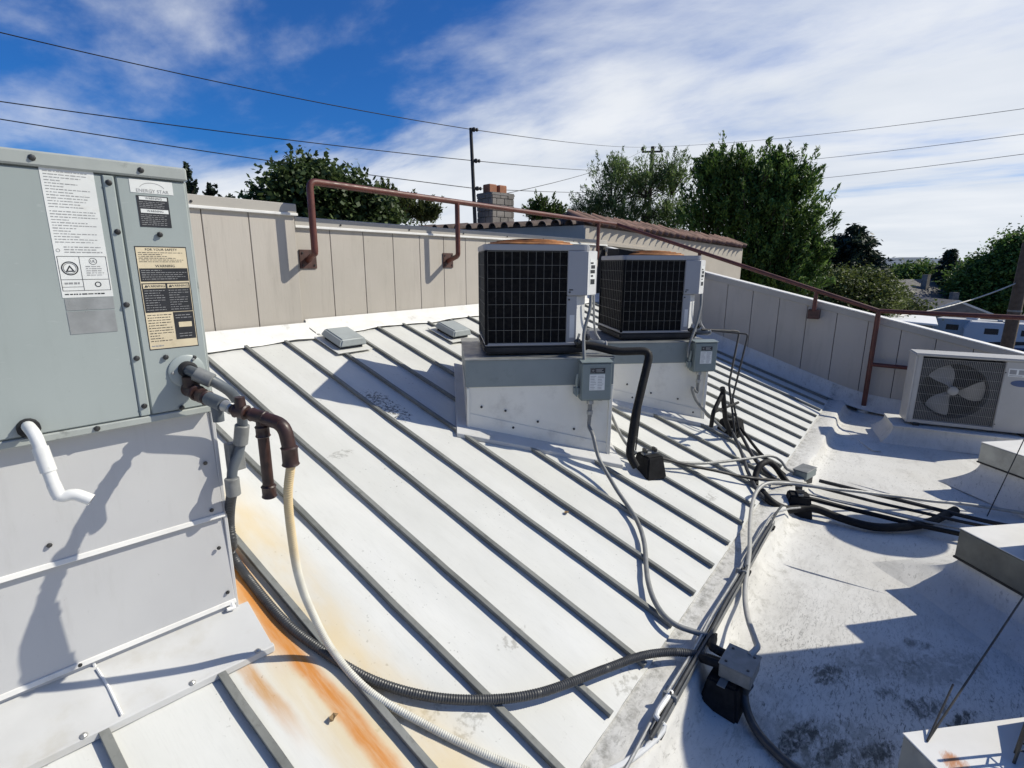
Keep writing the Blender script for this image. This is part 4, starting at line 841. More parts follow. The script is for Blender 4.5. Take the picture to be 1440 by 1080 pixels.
# long runs towards the flat roof
cable('conduit_run', 'conduit_gray', [(*cw(O1, 1.30, .35), 1.09), (*cw(O1, 1.32, .30), .90)] + [(2.869,1.248,0.636),(2.773,1.078,0.499),(2.808,0.926,0.419),(3.083,0.720,0.320),(3.486,0.506,0.239),(3.972,0.289,0.186),(4.281,0.127,0.162),(4.344,0.030,0.110)] + [(4.263,-0.051,0.060),(4.311,-0.120,0.030)], .0145, 'gray conduit from behind the condenser curb curving across the seams to the flat roof')
cable('line_set', 'cable', [(2.828,0.833,0.427),(3.093,0.655,0.318),(3.298,0.449,0.240),(3.551,0.184,0.151),(3.806,-0.023,0.082)] + [(4.155,-0.292,-0.020),(4.185,-0.884,-0.050),(4.238,-1.505,-0.070),(4.278,-1.963,-0.070)],   .015, 'black refrigerant line from the block by the thick pipe across both roofs', 'pipe')
for i, (a, m_, e, r, mt, lab) in enumerate((((1035,600), (1058,640), (1085,668), .014, 'cable', 'black line fanning down the seams from the strap stand, on the uphill side'), ((1030,606), (1048,650), (1062,690), .013, 'conduit_gray', 'gray line fanning down the seams from the strap stand, on the downhill side'), ((1040,606), (1068,645), (1100,672), .012, 'cable', 'black line fanning down the seams from the strap stand, beside the gray conduit end'))): pass
LA = [(4.636,0.572,0.310),(4.184,0.282,0.164),(3.945,0.085,0.098),(3.832,-0.072,0.056)]
cable('line_set', 'cable', LA, .018, 'black pipe fanning downhill from the strap stand towards the arched hose', 'pipe')
LA = [(4.464,0.589,0.316),(4.052,0.351,0.187),(3.696,0.190,0.123),(3.457,0.052,0.067),(3.405,-0.112,-0.007)]
cable('line_set', 'conduit_dark', LA, .018, 'dark conduit fanning downhill from the strap stand, steepest of the three', 'pipe')
LA = [(4.657,0.529,0.296),(4.375,0.268,0.159),(4.169,0.050,0.097),(4.133,-0.057,0.041)]
cable('line_set', 'foam_black', LA, .017, 'black pipe fanning downhill from the strap stand, next to the gray conduit end', 'pipe')
LA = [(3.614,0.113,0.068),(3.714,0.137,0.146),(3.798,0.124,0.211),(3.908,0.077,0.226),(3.950,0.015,0.175),(3.991,-0.053,0.072),(4.003,-0.138,-0.016)]
cable('insulated_hose', 'foam_black', LA, .030, 'thick black hose arching up where the metal roof meets the flat roof', 'hose', n=12)
LA = [(3.539,0.044,0.055),(3.408,-0.078,0.024)] + [(3.512,-0.203,-0.050),(3.673,-0.365,-0.050),(3.701,-0.593,-0.090),(3.724,-0.835,-0.105),(3.834,-1.021,-0.105),(4.066,-1.210,-0.100),(4.339,-1.363,-0.080),(4.470,-1.435,-0.060)]
cable('insulated_hose', 'foam_black', LA, .036, 'thick black insulated hose sagging in a curve on the flat roof', 'hose', n=12)
_j = [(1.027,-0.350,-0.150)][0]
LA = [(_j[0] + .10, _j[1] - .075, .105)] + [(1.192,-0.447,0.120),(1.277,-0.419,0.100),(1.563,-0.310,0.040),(1.817,-0.242,0.020)] + [(2.163,-0.172,0.060),(2.628,-0.074,0.080),(3.033,0.012,0.100),(3.258,0.038,0.130),(3.432,0.018,0.150),(3.559,-0.041,0.150)] + [(3.769,-0.153,0.100),(3.918,-0.434,0.080),(4.246,-0.817,0.010),(4.529,-1.205,-0.050),(4.797,-1.641,-0.090),(4.897,-2.045,-0.100)]
cable('conduit_run', 'conduit_light', LA, .0165, 'pale conduit turning from the junction box and running out over the flat roof', n=10)
for i, (dy, r, mt, lab) in enumerate(((0, .013, 'cable', 'black pipe on the flat roof, outermost of the parallel run'), (9, .012, 'foam_black', 'black insulated pipe in the middle of the parallel run on the flat roof'))):
    pass
LA = [(4.377,-0.339,-0.030),(4.372,-0.639,-0.040),(4.369,-1.097,-0.050),(4.351,-1.510,-0.060),(4.368,-1.972,-0.060)]
cable('line_set', 'cable', LA, .019, 'black pipe leaving the small junction box along the flat roof', 'pipe')
LA = [(3.818,-0.246,0.020),(3.935,-0.504,-0.030),(4.004,-0.947,-0.060),(4.045,-1.401,-0.070),(4.073,-1.937,-0.070)]
cable('line_set', 'conduit_light', LA, .010, 'thin pale pipe in the parallel run on the flat roof', 'pipe')
LA = [(3.709,-0.233,0.020),(3.855,-0.514,-0.040),(3.912,-0.952,-0.070),(3.958,-1.399,-0.080),(3.978,-1.927,-0.080)]
cable('line_set', 'foam_black', LA, .021, 'black insulated pipe beside the thin pale pipe on the flat roof', 'pipe')
# small junction box where the runs meet
q = [(4.403,-0.191,-0.030)][0]
k = thing('junction_box', q, R_(-14), 'small gray junction box at the foot of the metal roof, on the pipe run', 'electrical box')
MB().box(-.11, .13, -.07, .07, 0, .085).build('enclosure', 'box_steel', k, bevel=.006)
MB().box(-.115, .135, -.075, .075, .085, .093).build('lid', 'galv', k, bevel=.003)
MB().box(-.09, .11, -.05, .05, -.14, .0).build('stand', 'dark_base', k)
MB().tube([(.13, -.01, .04), (.19, -.03, .035)], .024, 10).build('connector', 'screw', k, smooth=True)

# junction box on a rubber block beside the strut
q = [(0.990,-0.415,-0.150)][0]; q2 = [(1.027,-0.350,-0.150)][0]
jb = thing('junction_box', (q2[0] + .03, q2[1] - .02, FZ), R_(-2), 'gray junction box strapped on a black rubber block beside the strut channel', 'electrical box')
MB().box(-.09, .09, -.105, .055, .175, .255).build('enclosure', 'galv', jb, bevel=.005)
c_ = MB().box(-.094, .094, -.109, .059, .255, .262).build('lid', 'galv', jb, bevel=.002)
for x in (-.06, .06):
    for y in (-.08, .03): MB().lathe([(.008, 0), (.007, .004), (0, .005)], (x, y, .262), 8).build('screw', 'screw', c_)
sb = thing('pipe_support', (q2[0] + .0, q2[1] + .0, FZ), R_(-2), 'black rubber support block under the strapped junction box', 'pipe support')
MB().hexa([(-.13, -.10, -.01), (.10, -.10, -.01), (.10, .11, -.01), (-.13, .11, -.01), (-.09, -.07, .17), (.08, -.07, .17), (.08, .08, .17), (-.09, .08, .17)]).build('block', 'rubber_black', sb, bevel=.012, seg=2)
MB().box(-.12, .09, -.018, .022, .1705, .1745).build('strut', 'galv', sb)
J = (q2[0] + .03, q2[1] - .02)
for (pts, lab) in (([[(1.261,-0.201,0.023)][0], (J[0] + .05, J[1] + .13, .075), (J[0] + .045, J[1] + .05, .07)], 'black connector entering the strapped junction box from the disconnect conduit'), ([[(1.113,-0.275,-0.002)][0], (J[0] - .05, J[1] + .15, .06), (J[0] - .045, J[1] + .05, .065)], 'black connector entering the strapped junction box from the thick corrugated conduit')):
    cable('conduit_connector', 'foam_black', pts, .024, lab, 'connector')
LA = [(J[0] - .05, J[1] - .09, .03)] + [(1.021,-0.437,-0.050),(0.967,-0.469,-0.100),(0.894,-0.535,-0.120),(0.830,-0.632,-0.120),(0.783,-0.760,-0.120),(0.761,-0.955,-0.120)]
cable('painted_conduit', 'conduit_dark', LA, .022, 'dark conduit with flaking white paint leaving the strapped junction box over the flat roof', n=12)

# strut channel carrying small pipes along the ledge
sc = thing('strut_channel', (1.7, -.175, .02), 0, 'galvanised strut channel along the foot of the metal roof', 'strut')
S0, S1 = (.42, -.185), (2.98, -.172)
def along(t, dy, z): return (S0[0] + (S1[0] - S0[0]) * t, S0[1] + (S1[1] - S0[1]) * t + dy, z)
for dy in (-.016, .016): MB().obox(along(.5, dy, .034), ((S1[0] - S0[0]) / 2, (S1[1] - S0[1]) / 2, 0), (0, .002, 0), (0, 0, .0165)).build('channel_side', 'galv', sc, True)
MB().obox(along(.5, 0, .0185), ((S1[0] - S0[0]) / 2, (S1[1] - S0[1]) / 2, 0), (0, .0180, 0), (0, 0, .002)).build('channel_web', 'galv', sc, True)
for t in (.02, .34, .66, .98): MB().obox(along(t, 0, .006), (.03, 0, 0), (0, .03, 0), (0, 0, .0105)).build('foot', 'rubber_black', sc, True, bevel=.003)
cable('strut_pipe', 'zinc', [along(-.10, .036, .012), along(.0, .036, .03), along(.3, .034, .045), along(.6, .033, .045), along(1.0, .03, .05), (3.25, -.22, .05), (3.5, -.30, .0)], .0085, 'bright metal pipe lying along the strut channel, on its uphill side')
cable('strut_pipe', 'conduit_dark', [along(-.02, -.004, .056), along(.3, -.005, .060), along(.7, -.003, .060), along(1.0, .0, .062), (3.3, -.18, .06)], .0095, 'dark pipe lying on top of the strut channel')
for (t, lab) in ((.09, 'galvanised clamp over the pipes at the open end of the strut channel'), (.62, 'galvanised clamp over the pipes halfway along the strut channel')):
    k = thing('pipe_clamp', along(t, .01, .030), 0, lab, 'clamp'); MB().box(-.011, .011, -.034, .038, .0, .044).build('strap', 'galv', k, bevel=.004); MB().lathe([(.006, 0), (.006, .012)], (0, 0, .044), 6).build('bolt', 'screw', k)
cable('paint_crusted_cable', 'pvc_white', [along(.10, .015, .065), along(.03, .02, .055)] + [(0.494,-0.209,0.030),(0.400,-0.190,0.012),(0.237,-0.133,0.012),(0.097,-0.068,0.012),(-0.099,0.022,0.012)], .014, 'white painted cable leaving the open end of the strut channel', 'cable')

# ------------------------------------------------------------------ mini split on its membrane curb
MS = [(6.924,-0.986,0.080),(7.103,-1.852,0.080)]; ms0, ms1 = Vector(MS[0]), Vector(MS[1]); dms = (ms1 - ms0); arz = math.atan2(dms.y, dms.x)
cb = thing('equipment_curb', (ms0.x, ms0.y, FZ), arz, 'low white membrane-covered curb under the mini split unit', 'equipment curb')
def flared(par, mat, x0, x1, y0, y1, z0, z1, fl, name='membrane_wrap', n=6):
    mb = MB(); lv = []
    for i in range(n + 1):
        t = i / n; o_ = fl * (1 - t) ** 2.2; lv.append((o_, z0 + (z1 - z0) * t ** .9))
    for o_, z in lv: mb.v += [(x0 - o_, y0 - o_, z), (x1 + o_, y0 - o_, z), (x1 + o_, y1 + o_, z), (x0 - o_, y1 + o_, z)]
    for i in range(n):
        for k in range(4): mb.f.append((i * 4 + k, i * 4 + (k + 1) % 4, (i + 1) * 4 + (k + 1) % 4, (i + 1) * 4 + k))
    mb.f.append(tuple(n * 4 + k for k in range(4)))
    return mb.build(name, mat, par, smooth=True)
flared(cb, 'membrane', -.14, 1.50, -.12, .50, .002, .205, .13)
MB().box(-.15, 1.51, -.135, .51, .205, .228).build('top_sheet', 'membrane', cb, bevel=.005)
ms = thing('mini_split_unit', (ms0.x, ms0.y, .08), arz, 'white outdoor mini split unit with round fan grille, by the sloping parapet', 'air conditioner')
MW, MD, MH = 1.32, .36, .92
for x in (.08, MW - .14): MB().box(x, x + .07, -.03, MD + .02, .0, .035).build('foot', 'dark_base', ms, bevel=.004)
MB().box(0, .022, 0, MD, .03, MH).build('side_panel', 'split_white', ms, bevel=.006)
MB().box(MW - .42, MW, 0, MD, .03, MH).build('service_cabinet', 'split_white', ms, bevel=.008)
MB().box(.022, MW - .42, MD - .03, MD, .03, MH).build('rear_coil', 'split_dark', ms)
MB().box(.02, MW - .418, .002, MD - .03, .03, .075).build('base_pan', 'split_white', ms, bevel=.004)
MB().box(-.012, MW + .012, -.02, MD + .012, MH, MH + .035).build('top_cover', 'split_white', ms, bevel=.012, seg=2)
MB().box(.022, .075, .001, .03, .075, MH).build('front_frame', 'split_white', ms, bevel=.004)
fx, fz, fr = .455, .485, .355
# shroud: front sheet with a round mouth
mb = MB(); n = 48; vs = []
for k in range(n):
    a = 2 * math.pi * k / n; ca, sa = math.cos(a), math.sin(a); s_ = 1 / max(abs(ca) / .44, abs(sa) / .41)
    vs += [(fx + fr * ca, .035, fz + fr * sa), (fx + s_ * ca, .03, fz + s_ * sa), (fx + fr * .97 * ca, .13, fz + fr * .97 * sa)]
for k in range(n):
    k2 = (k + 1) % n; mb.f += [(3 * k, 3 * k2, 3 * k2 + 1, 3 * k + 1), (3 * k, 3 * k + 2, 3 * k2 + 2, 3 * k2)]
mb.v = vs; mb.build('fan_shroud', 'shroud_gray', ms, smooth=True)
fan = MB().lathe([(.055, 0), (.055, .05), (.03, .07), (0, .071)], (fx, .10, fz), 20, (0, -1, 0)).build('fan_hub', 'split_white', ms, smooth=True)
for b in range(3):
    mb = MB(); a0 = R_(110 + 120 * b); vs = []
    for i in range(6):
        r_ = .05 + .28 * i / 5
        for j in range(7):
            sp_ = (.40 + .62 * math.sin(math.pi * (.15 + .62 * i / 5))) * (j / 6 - .5); a = a0 + sp_ + .25 * (i / 5); vs.append((fx + r_ * math.cos(a), .10 - .055 * (j / 6 - .5) * (1 - .2 * i / 5), fz + r_ * math.sin(a)))
    mb.add(vs, [(i * 7 + j, (i + 1) * 7 + j, (i + 1) * 7 + j + 1, i * 7 + j + 1) for i in range(5) for j in range(6)]); mb.build('fan_blade', 'blade', ms, smooth=True)
mb = MB()
for i in range(46): x = .075 + .82 * i / 45; mb.tube([(x, .0, .085), (x, .0, MH - .03)], .0014, 4)
for i in range(8): z = .085 + (MH - .115) * i / 7; mb.tube([(.07, .003, z), (.897, .003, z)], .0014, 4)
mb.build('fan_grille', 'split_white', ms)
MB().box(.073, .722, .05, .055, .075, MH).build('backing', 'split_dark', ms) if False else None
lb = MB().box(MW - .385, MW - .205, -.0016, -.0004, .735, .835).build('pictogram_label', 'paper_white', ms)
mb = MB(); mb.box(MW - .375, MW - .31, -.0024, -.0018, .765, .82); mb.box(MW - .29, MW - .22, -.0024, -.0018, .765, .82); mb.box(MW - .375, MW - .25, -.0024, -.0018, .745, .752); mb.build('print', 'print_mid', lb)
vs = [(MW - .24 + .105 * math.cos(2 * math.pi * k / 28), -.0004, .655 + .040 * math.sin(2 * math.pi * k / 28)) for k in range(28)]
MB().prism(vs, (0, -.004, 0)).build('oval_badge', 'rv_blue', ms)
for z in (.12, .78): MB().lathe([(.008, 0), (.007, .005), (0, .006)], (MW - .41, -.001, z), 8, (0, -1, 0)).build('screw', 'screw', ms)

# ------------------------------------------------------------------ membrane curbs on the flat roof
BRZ = R_(-45)
def roof_curb(cx, cy, D, zc0, zc1, capm, label, flare=.30, rz=BRZ):
    # cx, cy is the corner towards the metal roof (local x=0, y=D)
    ox, oy = cx + D * math.sin(rz) * 1.0, cy - D * math.cos(rz) * 1.0
    k = thing('roof_curb', (ox, oy, FZ), rz, label, 'roof curb', 'square curbs on the flat roof')
    flared(k, 'membrane', .02, D - .02, .02, D - .02, .001, zc0 - FZ, flare, n=8)
    MB().box(0, D, 0, D, zc0 - FZ, zc1 - FZ).build('cap', capm, k, bevel=.006)
    MB().box(-.003, D + .003, -.003, D + .003, zc1 - FZ, zc1 - FZ + .006).build('top_sheet', 'rusty_white', k, bevel=.002)
    MB().box(-.004, D + .004, -.004, D + .004, zc0 - FZ - .012, zc0 - FZ + .003).build('cap_hem', 'dark_base', k)
    return k
roof_curb(5.50, -1.62, 1.15, .145, .35, 'cap_steel', 'square roof curb with steel cap, between the mini split and the dark-capped curb', .22)
roof_curb(3.12, -1.35, 1.15, .085, .30, 'cap_dark', 'square roof curb with dark metal cap and white flared base', .36)
bc = roof_curb(.78, -1.07, 1.1, .10, .30, 'cap_steel', 'white-capped square roof curb with a rust spot and wire stand', .10)
# tall exhaust fan on the steel-capped curb (only its shadow and cables reach into view)
ef = thing('exhaust_fan', (5.32, -2.45, .35), 0, 'tall guyed exhaust stack with mushroom head on the steel-capped curb', 'exhaust fan')
MB().lathe([(.20, 0), (.20, 1.25)], (0, 0, 0), 24).build('stack', 'cap_steel', ef, smooth=True)
MB().lathe([(.22, 1.18), (.36, 1.24), (.38, 1.34), (.34, 1.46), (.22, 1.56), (0, 1.60)], (0, 0, 0), 28).build('hood', 'cap_steel', ef, smooth=True)
hv = thing('make_up_air_unit', (3.07, -1.675, .306), BRZ, 'dark stepped air unit standing on the dark-capped curb', 'air unit')
MB().box(0, .85, -.75, 0, 0, .62).build('base_cabinet', 'cap_dark', hv, bevel=.01)
MB().box(.06, .85, -1.05, -.16, .62, 1.95).build('upper_cabinet', 'cap_dark', hv, bevel=.01)
MB().box(-.02, .0, -.6, -.15, .08, .5).build('louver', 'dark_base', hv, bevel=.004)
# wire stand on the white cap
q = [(0.873,-1.407,0.300),(1.031,-1.437,0.300),(0.976,-1.468,0.300)]
ws = thing('wire_stand', (q[0][0], q[0][1], .30), 0, 'dark bent wire stand on the white-capped curb', 'stand')
for dx, dy in ((0, 0), (.02, -.05), (.06, -.01)): MB().tube([(dx, dy, 0), (dx + .06, dy - .03, .33)], .006, 6).build('leg', 'screw', ws)
for z in (.06, .12): MB().tube([(z * .18, -z * .09, z), (z * .18 + .02, -.05 - z * .09, z), (z * .18 + .06, -.01 - z * .09, z), (z * .18, -z * .09, z)], .004, 5).build('brace', 'screw', ws)
MB().box(.0, .3, -.3, -.07, 0, .14).build('black_base', 'rubber_black', ws, bevel=.01)
# guy cables
a = [(0.788,-1.146,0.310)][0]; b2 = (2.862, -1.884, .862)
put(MB().tube([a, b2], .0045, 6).build('guy_cable', 'cable'), 'black guy cable anchored on the white-capped curb', 'cable')
MB_ = MB().tube([a, tuple(np.array(a) + (np.array(b2) - np.array(a)) * .14 + np.array((-.02, .03, .03)))], .004, 6)
put(MB_.build('cable_tail', 'cable'), 'short loose cable end at the anchor on the white-capped curb', 'cable')
a = [(4.671,-1.679,-0.130)][0]; b = (5.25, -2.3, 1.6)
put(MB().tube([a, (5.2, -1.883, .519), (5.25, -2.27, 1.55)], .0045, 6).build('guy_cable', 'cable'), 'black guy cable rising past the steel-capped curb', 'cable')

# leaf litter
for (p, lab) in zip([(-0.566,0.826,0.287),(1.536,0.973,0.336)], ('single dry leaf lying in the rust-stained roof pan', 'twisted dry leaf caught against a seam in the middle of the metal roof')):
    mb = MB(); rr = random.Random(int(p[0] * 100)); vs = [(p[0] + .022 * math.cos(a) * rr.uniform(.6, 1.3), p[1] + .014 * math.sin(a) * rr.uniform(.6, 1.3), p[2] + rr.uniform(0, .016)) for a in np.linspace(0, 6.28, 8)[:-1]]
    mb.prism(vs, (0, 0, .0015)); put(mb.build('dry_leaf', 'dry_leaf'), lab, 'leaf')

# ------------------------------------------------------------------ neighbouring building with tiled parapet
NB = [(7.625,7.753,2.949),(8.416,4.842,3.000),(15.402,3.410,2.663)]
c0, c1, c2 = [Vector((p[0], p[1], 0)) for p in (NB[1], NB[2], NB[0])]
nb = thing('tiled_building', (c0.x, c0.y, GZ), 0, 'beige stucco building with clay tile coping behind the parapet wall', 'building')
dr, dl = (c1 - c0).normalized(), (c2 - c0).normalized(); Lr, Ll = (c1 - c0).length, (c2 - c0).length + 2.5
ZT = NB[1][2] - .08; ZR2 = NB[2][2] - .08; ZL2 = NB[0][2] - .08 + (NB[0][2] - NB[1][2]) * (2.5 / ((c2 - c0).length))
up = Vector((0, 0, 1))
def topz(t): return ZT + (ZR2 - ZT) * t
MB().hexa([c0 + up * GZ, c0 + dr * Lr + up * GZ, c0 + dr * Lr + dl * Ll + up * GZ, c0 + dl * Ll + up * GZ,
           c0 + up * ZT, c0 + dr * Lr + up * ZR2, c0 + dr * Lr + dl * Ll + up * ZR2, c0 + dl * Ll + up * ZL2]).build('wall', 'stucco', nb, True)
MB().hexa([c0 - dl * .05 + up * (ZT - .36), c0 + dr * 2.2 - dl * .05 + up * (topz(2.2 / Lr) - .36), c0 + dr * 2.2 + up * (topz(2.2 / Lr) - .36), c0 + up * (ZT - .36), c0 - dl * .05 + up * (ZT - .30), c0 + dr * 2.2 - dl * .05 + up * (topz(2.2 / Lr) - .30), c0 + dr * 2.2 + up * (topz(2.2 / Lr) - .30), c0 + up * (ZT - .30)]).build('string_course', 'stucco', nb, True)
MB().obox(c0 + dr * .05 - dl * .02 + up * (ZT - .56), dr * .06, dl * .03, up * .5).build('corner_trim', 'stucco', nb, True)
def tile(r=.125, L_=.62):
    mb = MB(); n = 8
    for y, rr in ((0, r), (L_, r * .86)):
        for k in range(n + 1): a = math.pi * k / n; mb.v.append((rr * math.cos(a), y, rr * math.sin(a) * .9))
        for k in range(n + 1): a = math.pi * k / n; mb.v.append(((rr - .02) * math.cos(a), y, (rr - .02) * math.sin(a) * .9))
    m = n + 1
    for k in range(n): mb.f += [(k, k + 1, 2 * m + k + 1, 2 * m + k), (m + k, 3 * m + k, 3 * m + k + 1, m + k + 1), (k, m + k, m + k + 1, k + 1), (2 * m + k, 2 * m + k + 1, 3 * m + k + 1, 3 * m + k)]
    return mb
def place_tiles(p0, d, inward, L_, step, z0, z1, slope, ref):
    rotz = math.atan2(inward.y, inward.x) - math.pi / 2; n = int(L_ / step); rr = random.Random(5)
    for i in range(n):
        o = ref if i == 0 else inst(ref, nb); t = (i + .5) / n
        p = p0 + d * (step * (i + .5)) - inward * .12; o.location = (p.x - c0.x, p.y - c0.y, z0 + (z1 - z0) * t - GZ + rr.uniform(-.01, .01)); o.rotation_euler = (slope + rr.uniform(-.02, .02), 0, rotz + rr.uniform(-.03, .03))
place_tiles(c0, dr, dl, Lr + .12, .255, ZT + .01, ZR2 + .01, .40, tile().build('coping_tile', 'clay_tile', nb, smooth=True))
place_tiles(c0 + dl * .1, dl, dr, Ll, .29, ZT + .01, ZL2 + .01, .12, tile().build('coping_tile', 'clay_dark', nb, smooth=True))
MB().hexa([c0 + up * ZT, c0 + dr * Lr + up * ZR2, c0 + dr * Lr + dl * .6 + up * ZR2, c0 + dl * .6 + up * ZT, c0 + up * (ZT + .07), c0 + dr * Lr + up * (ZR2 + .07), c0 + dr * Lr + dl * .45 + up * (ZR2 + .26), c0 + dl * .45 + up * (ZT + .26)]).build('tile_bed', 'clay_dark', nb, True)
MB().hexa([c0 + up * (ZT + .004), c0 + dl * Ll + up * (ZL2 + .004), c0 + dl * Ll + dr * .6 + up * (ZL2 + .004), c0 + dr * .6 + up * (ZT + .004), c0 + up * (ZT + .064), c0 + dl * Ll + up * (ZL2 + .064), c0 + dl * Ll + dr * .6 + up * (ZL2 + .12), c0 + dr * .6 + up * (ZT + .12)]).build('tile_bed', 'clay_dark', nb, True)

# chimney
ch0 = [(9.791,8.308,3.429)][0]
chm = thing('chimney', (ch0[0], ch0[1], 1.6), math.atan2(dr.y, dr.x), 'gray block chimney with two terracotta pots beyond the parapet wall', 'chimney')
cz = [(9.792,8.307,3.859)][0][2] - 1.6
MB().box(-.36, .36, -.30, .30, 0, cz - .01).build('core', 'mortar', chm)
rr = random.Random(3); bl = MB().box(-.5, .5, -.5, .5, -.5, .5).build('block', 'stone_block', chm, bevel=.05); firstb = True
z = 0.0; row = 0
while z < cz - .05:
    h = .155
    for face in range(2):
        L_ = .74 if face == 0 else .62; x = -L_ / 2; off = .12 if row % 2 else 0
        while x < L_ / 2 - .02:
            w = min((.26 if x > -L_ / 2 or not off else .26 - off), L_ / 2 - x)
            o = bl if firstb else inst(bl, chm); firstb = False
            dpt = .04
            if face == 0: o.location = (x + w / 2, -.30 - rr.uniform(0, .012), z + h / 2); o.scale = (w - .018, dpt, h - .018)
            else: o.location = (-.36 - rr.uniform(0, .012), x + w / 2, z + h / 2); o.scale = (dpt, w - .018, h - .018)
            x += w
    z += h; row += 1
MB().box(-.39, .39, -.33, .33, cz - .012, cz + .03).build('cap_slab', 'mortar', chm, bevel=.008)
for x in (-.20, .14): MB().box(x - .13, x + .13, -.15, .13, cz + .03, cz + .27).build('chimney_pot', 'terracotta', chm, bevel=.02)

# service mast, utility pole, wires
mt = [(9.085,8.525,5.416)][0]; mb_ = [(9.137,8.465,3.179)][0]
mast = thing('service_mast', (mb_[0], mb_[1], GZ), 0, 'slim dark steel mast with three insulators beside the chimney', 'mast')
foot = (mb_[0] + (mb_[0] - mt[0]) * .4, mb_[1] + (mb_[1] - mt[1]) * .4, GZ)
MB().tube([foot, mb_, mt], [.06, .05, .042], 10).build('pole', 'cable', mast, True, smooth=True)
W1 = [(9.096,8.512,5.384),(9.125,8.479,4.657),(9.143,8.458,3.996)]
for p in W1: MB().lathe([(.03, 0), (.055, .04), (.055, .08), (.03, .11), (.05, .14), (.03, .17)], p, 10, (.78, -.62, 0)).build('insulator', 'cable', mast, True, smooth=True)
up_ = [(37.022,15.713,10.377)][0]
pole = thing('utility_pole', (up_[0], up_[1], GZ), 0, 'distant wooden utility pole with short crossarm rising out of the trees', 'utility pole')
MB().tube([(up_[0], up_[1], GZ), tuple(up_)], [.17, .13], 10).build('pole', 'timber', pole, True, smooth=True)
vx = Vector((math.cos(R_(-60)), math.sin(R_(-60)), 0))
MB().obox(Vector(up_) - up * .35, vx * .75, Vector((-vx.y, vx.x, 0)) * .05, up * .06).build('crossarm', 'timber', pole, True)
for t in (-.7, .6): MB().lathe([(.06, 0), (.11, .06), (.11, .22), (.06, .3)], Vector(up_) + vx * t - up * .30, 8).build('insulator', 'cable', pole, True, smooth=True)
def sagline(a, b, sag, n=14):
    a, b = np.array(a), np.array(b); return [tuple(a * (1 - t) + b * t - np.array((0, 0, 4 * sag * t * (1 - t)))) for t in np.linspace(0, 1, n)]
LE = [(0.772,11.923,5.863),(0.599,11.954,4.768),(0.557,11.961,4.503)]; PE = [(36.762,16.305,10.357),(36.800,16.220,8.759),(36.833,16.147,7.381)]; RE = [(24.322,-3.259,7.301),(24.309,-3.391,6.491),(24.299,-3.495,5.855)]
labs = ('topmost power line running through the mast top', 'middle power line running through the mast', 'lowest power line running through the foot of the mast')
for i in range(3):
    P = sagline(LE[i], W1[i], .10 if i == 0 else .05) + sagline(W1[i], PE[i], .12)[1:] + sagline(PE[i], RE[i], .25)[1:]
    put(MB().tube(P, .0095, 5).build('power_line', 'cable'), labs[i], 'power line', 'power lines over the roofs')
P = sagline(*[(9.887,8.025,3.919),(36.767,16.295,10.165)], .25)
put(MB().tube(P, .0095, 5).build('service_drop', 'cable'), 'service wire slanting from the chimney up to the distant utility pole', 'power line')
rp = [(22.283,-3.537,1.642),(22.282,-3.548,-0.576)]
rpole = thing('timber_post', (rp[0][0], rp[0][1], GZ), 0, 'brown timber post standing behind the sloping parapet beside the parked trailers', 'post')
MB().tube([(rp[0][0] , rp[0][1], GZ), (rp[0][0], rp[0][1], rp[0][2] + 1.2)], [.20, .17], 10).build('shaft', 'timber', rpole, True, smooth=True)
MB().lathe([(.19, 0), (.19, .06)], (rp[0][0], rp[0][1], rp[0][2] - 1.0), 12).build('band', 'galv', rpole, True)
P = sagline([(22.290,-3.477,1.595)][0], [(18.429,-0.515,0.595)][0], .15)
put(MB().tube(P, .022, 6).build('stay_cable', 'cable_light'), 'pale stay cable sloping down from the timber post', 'cable')

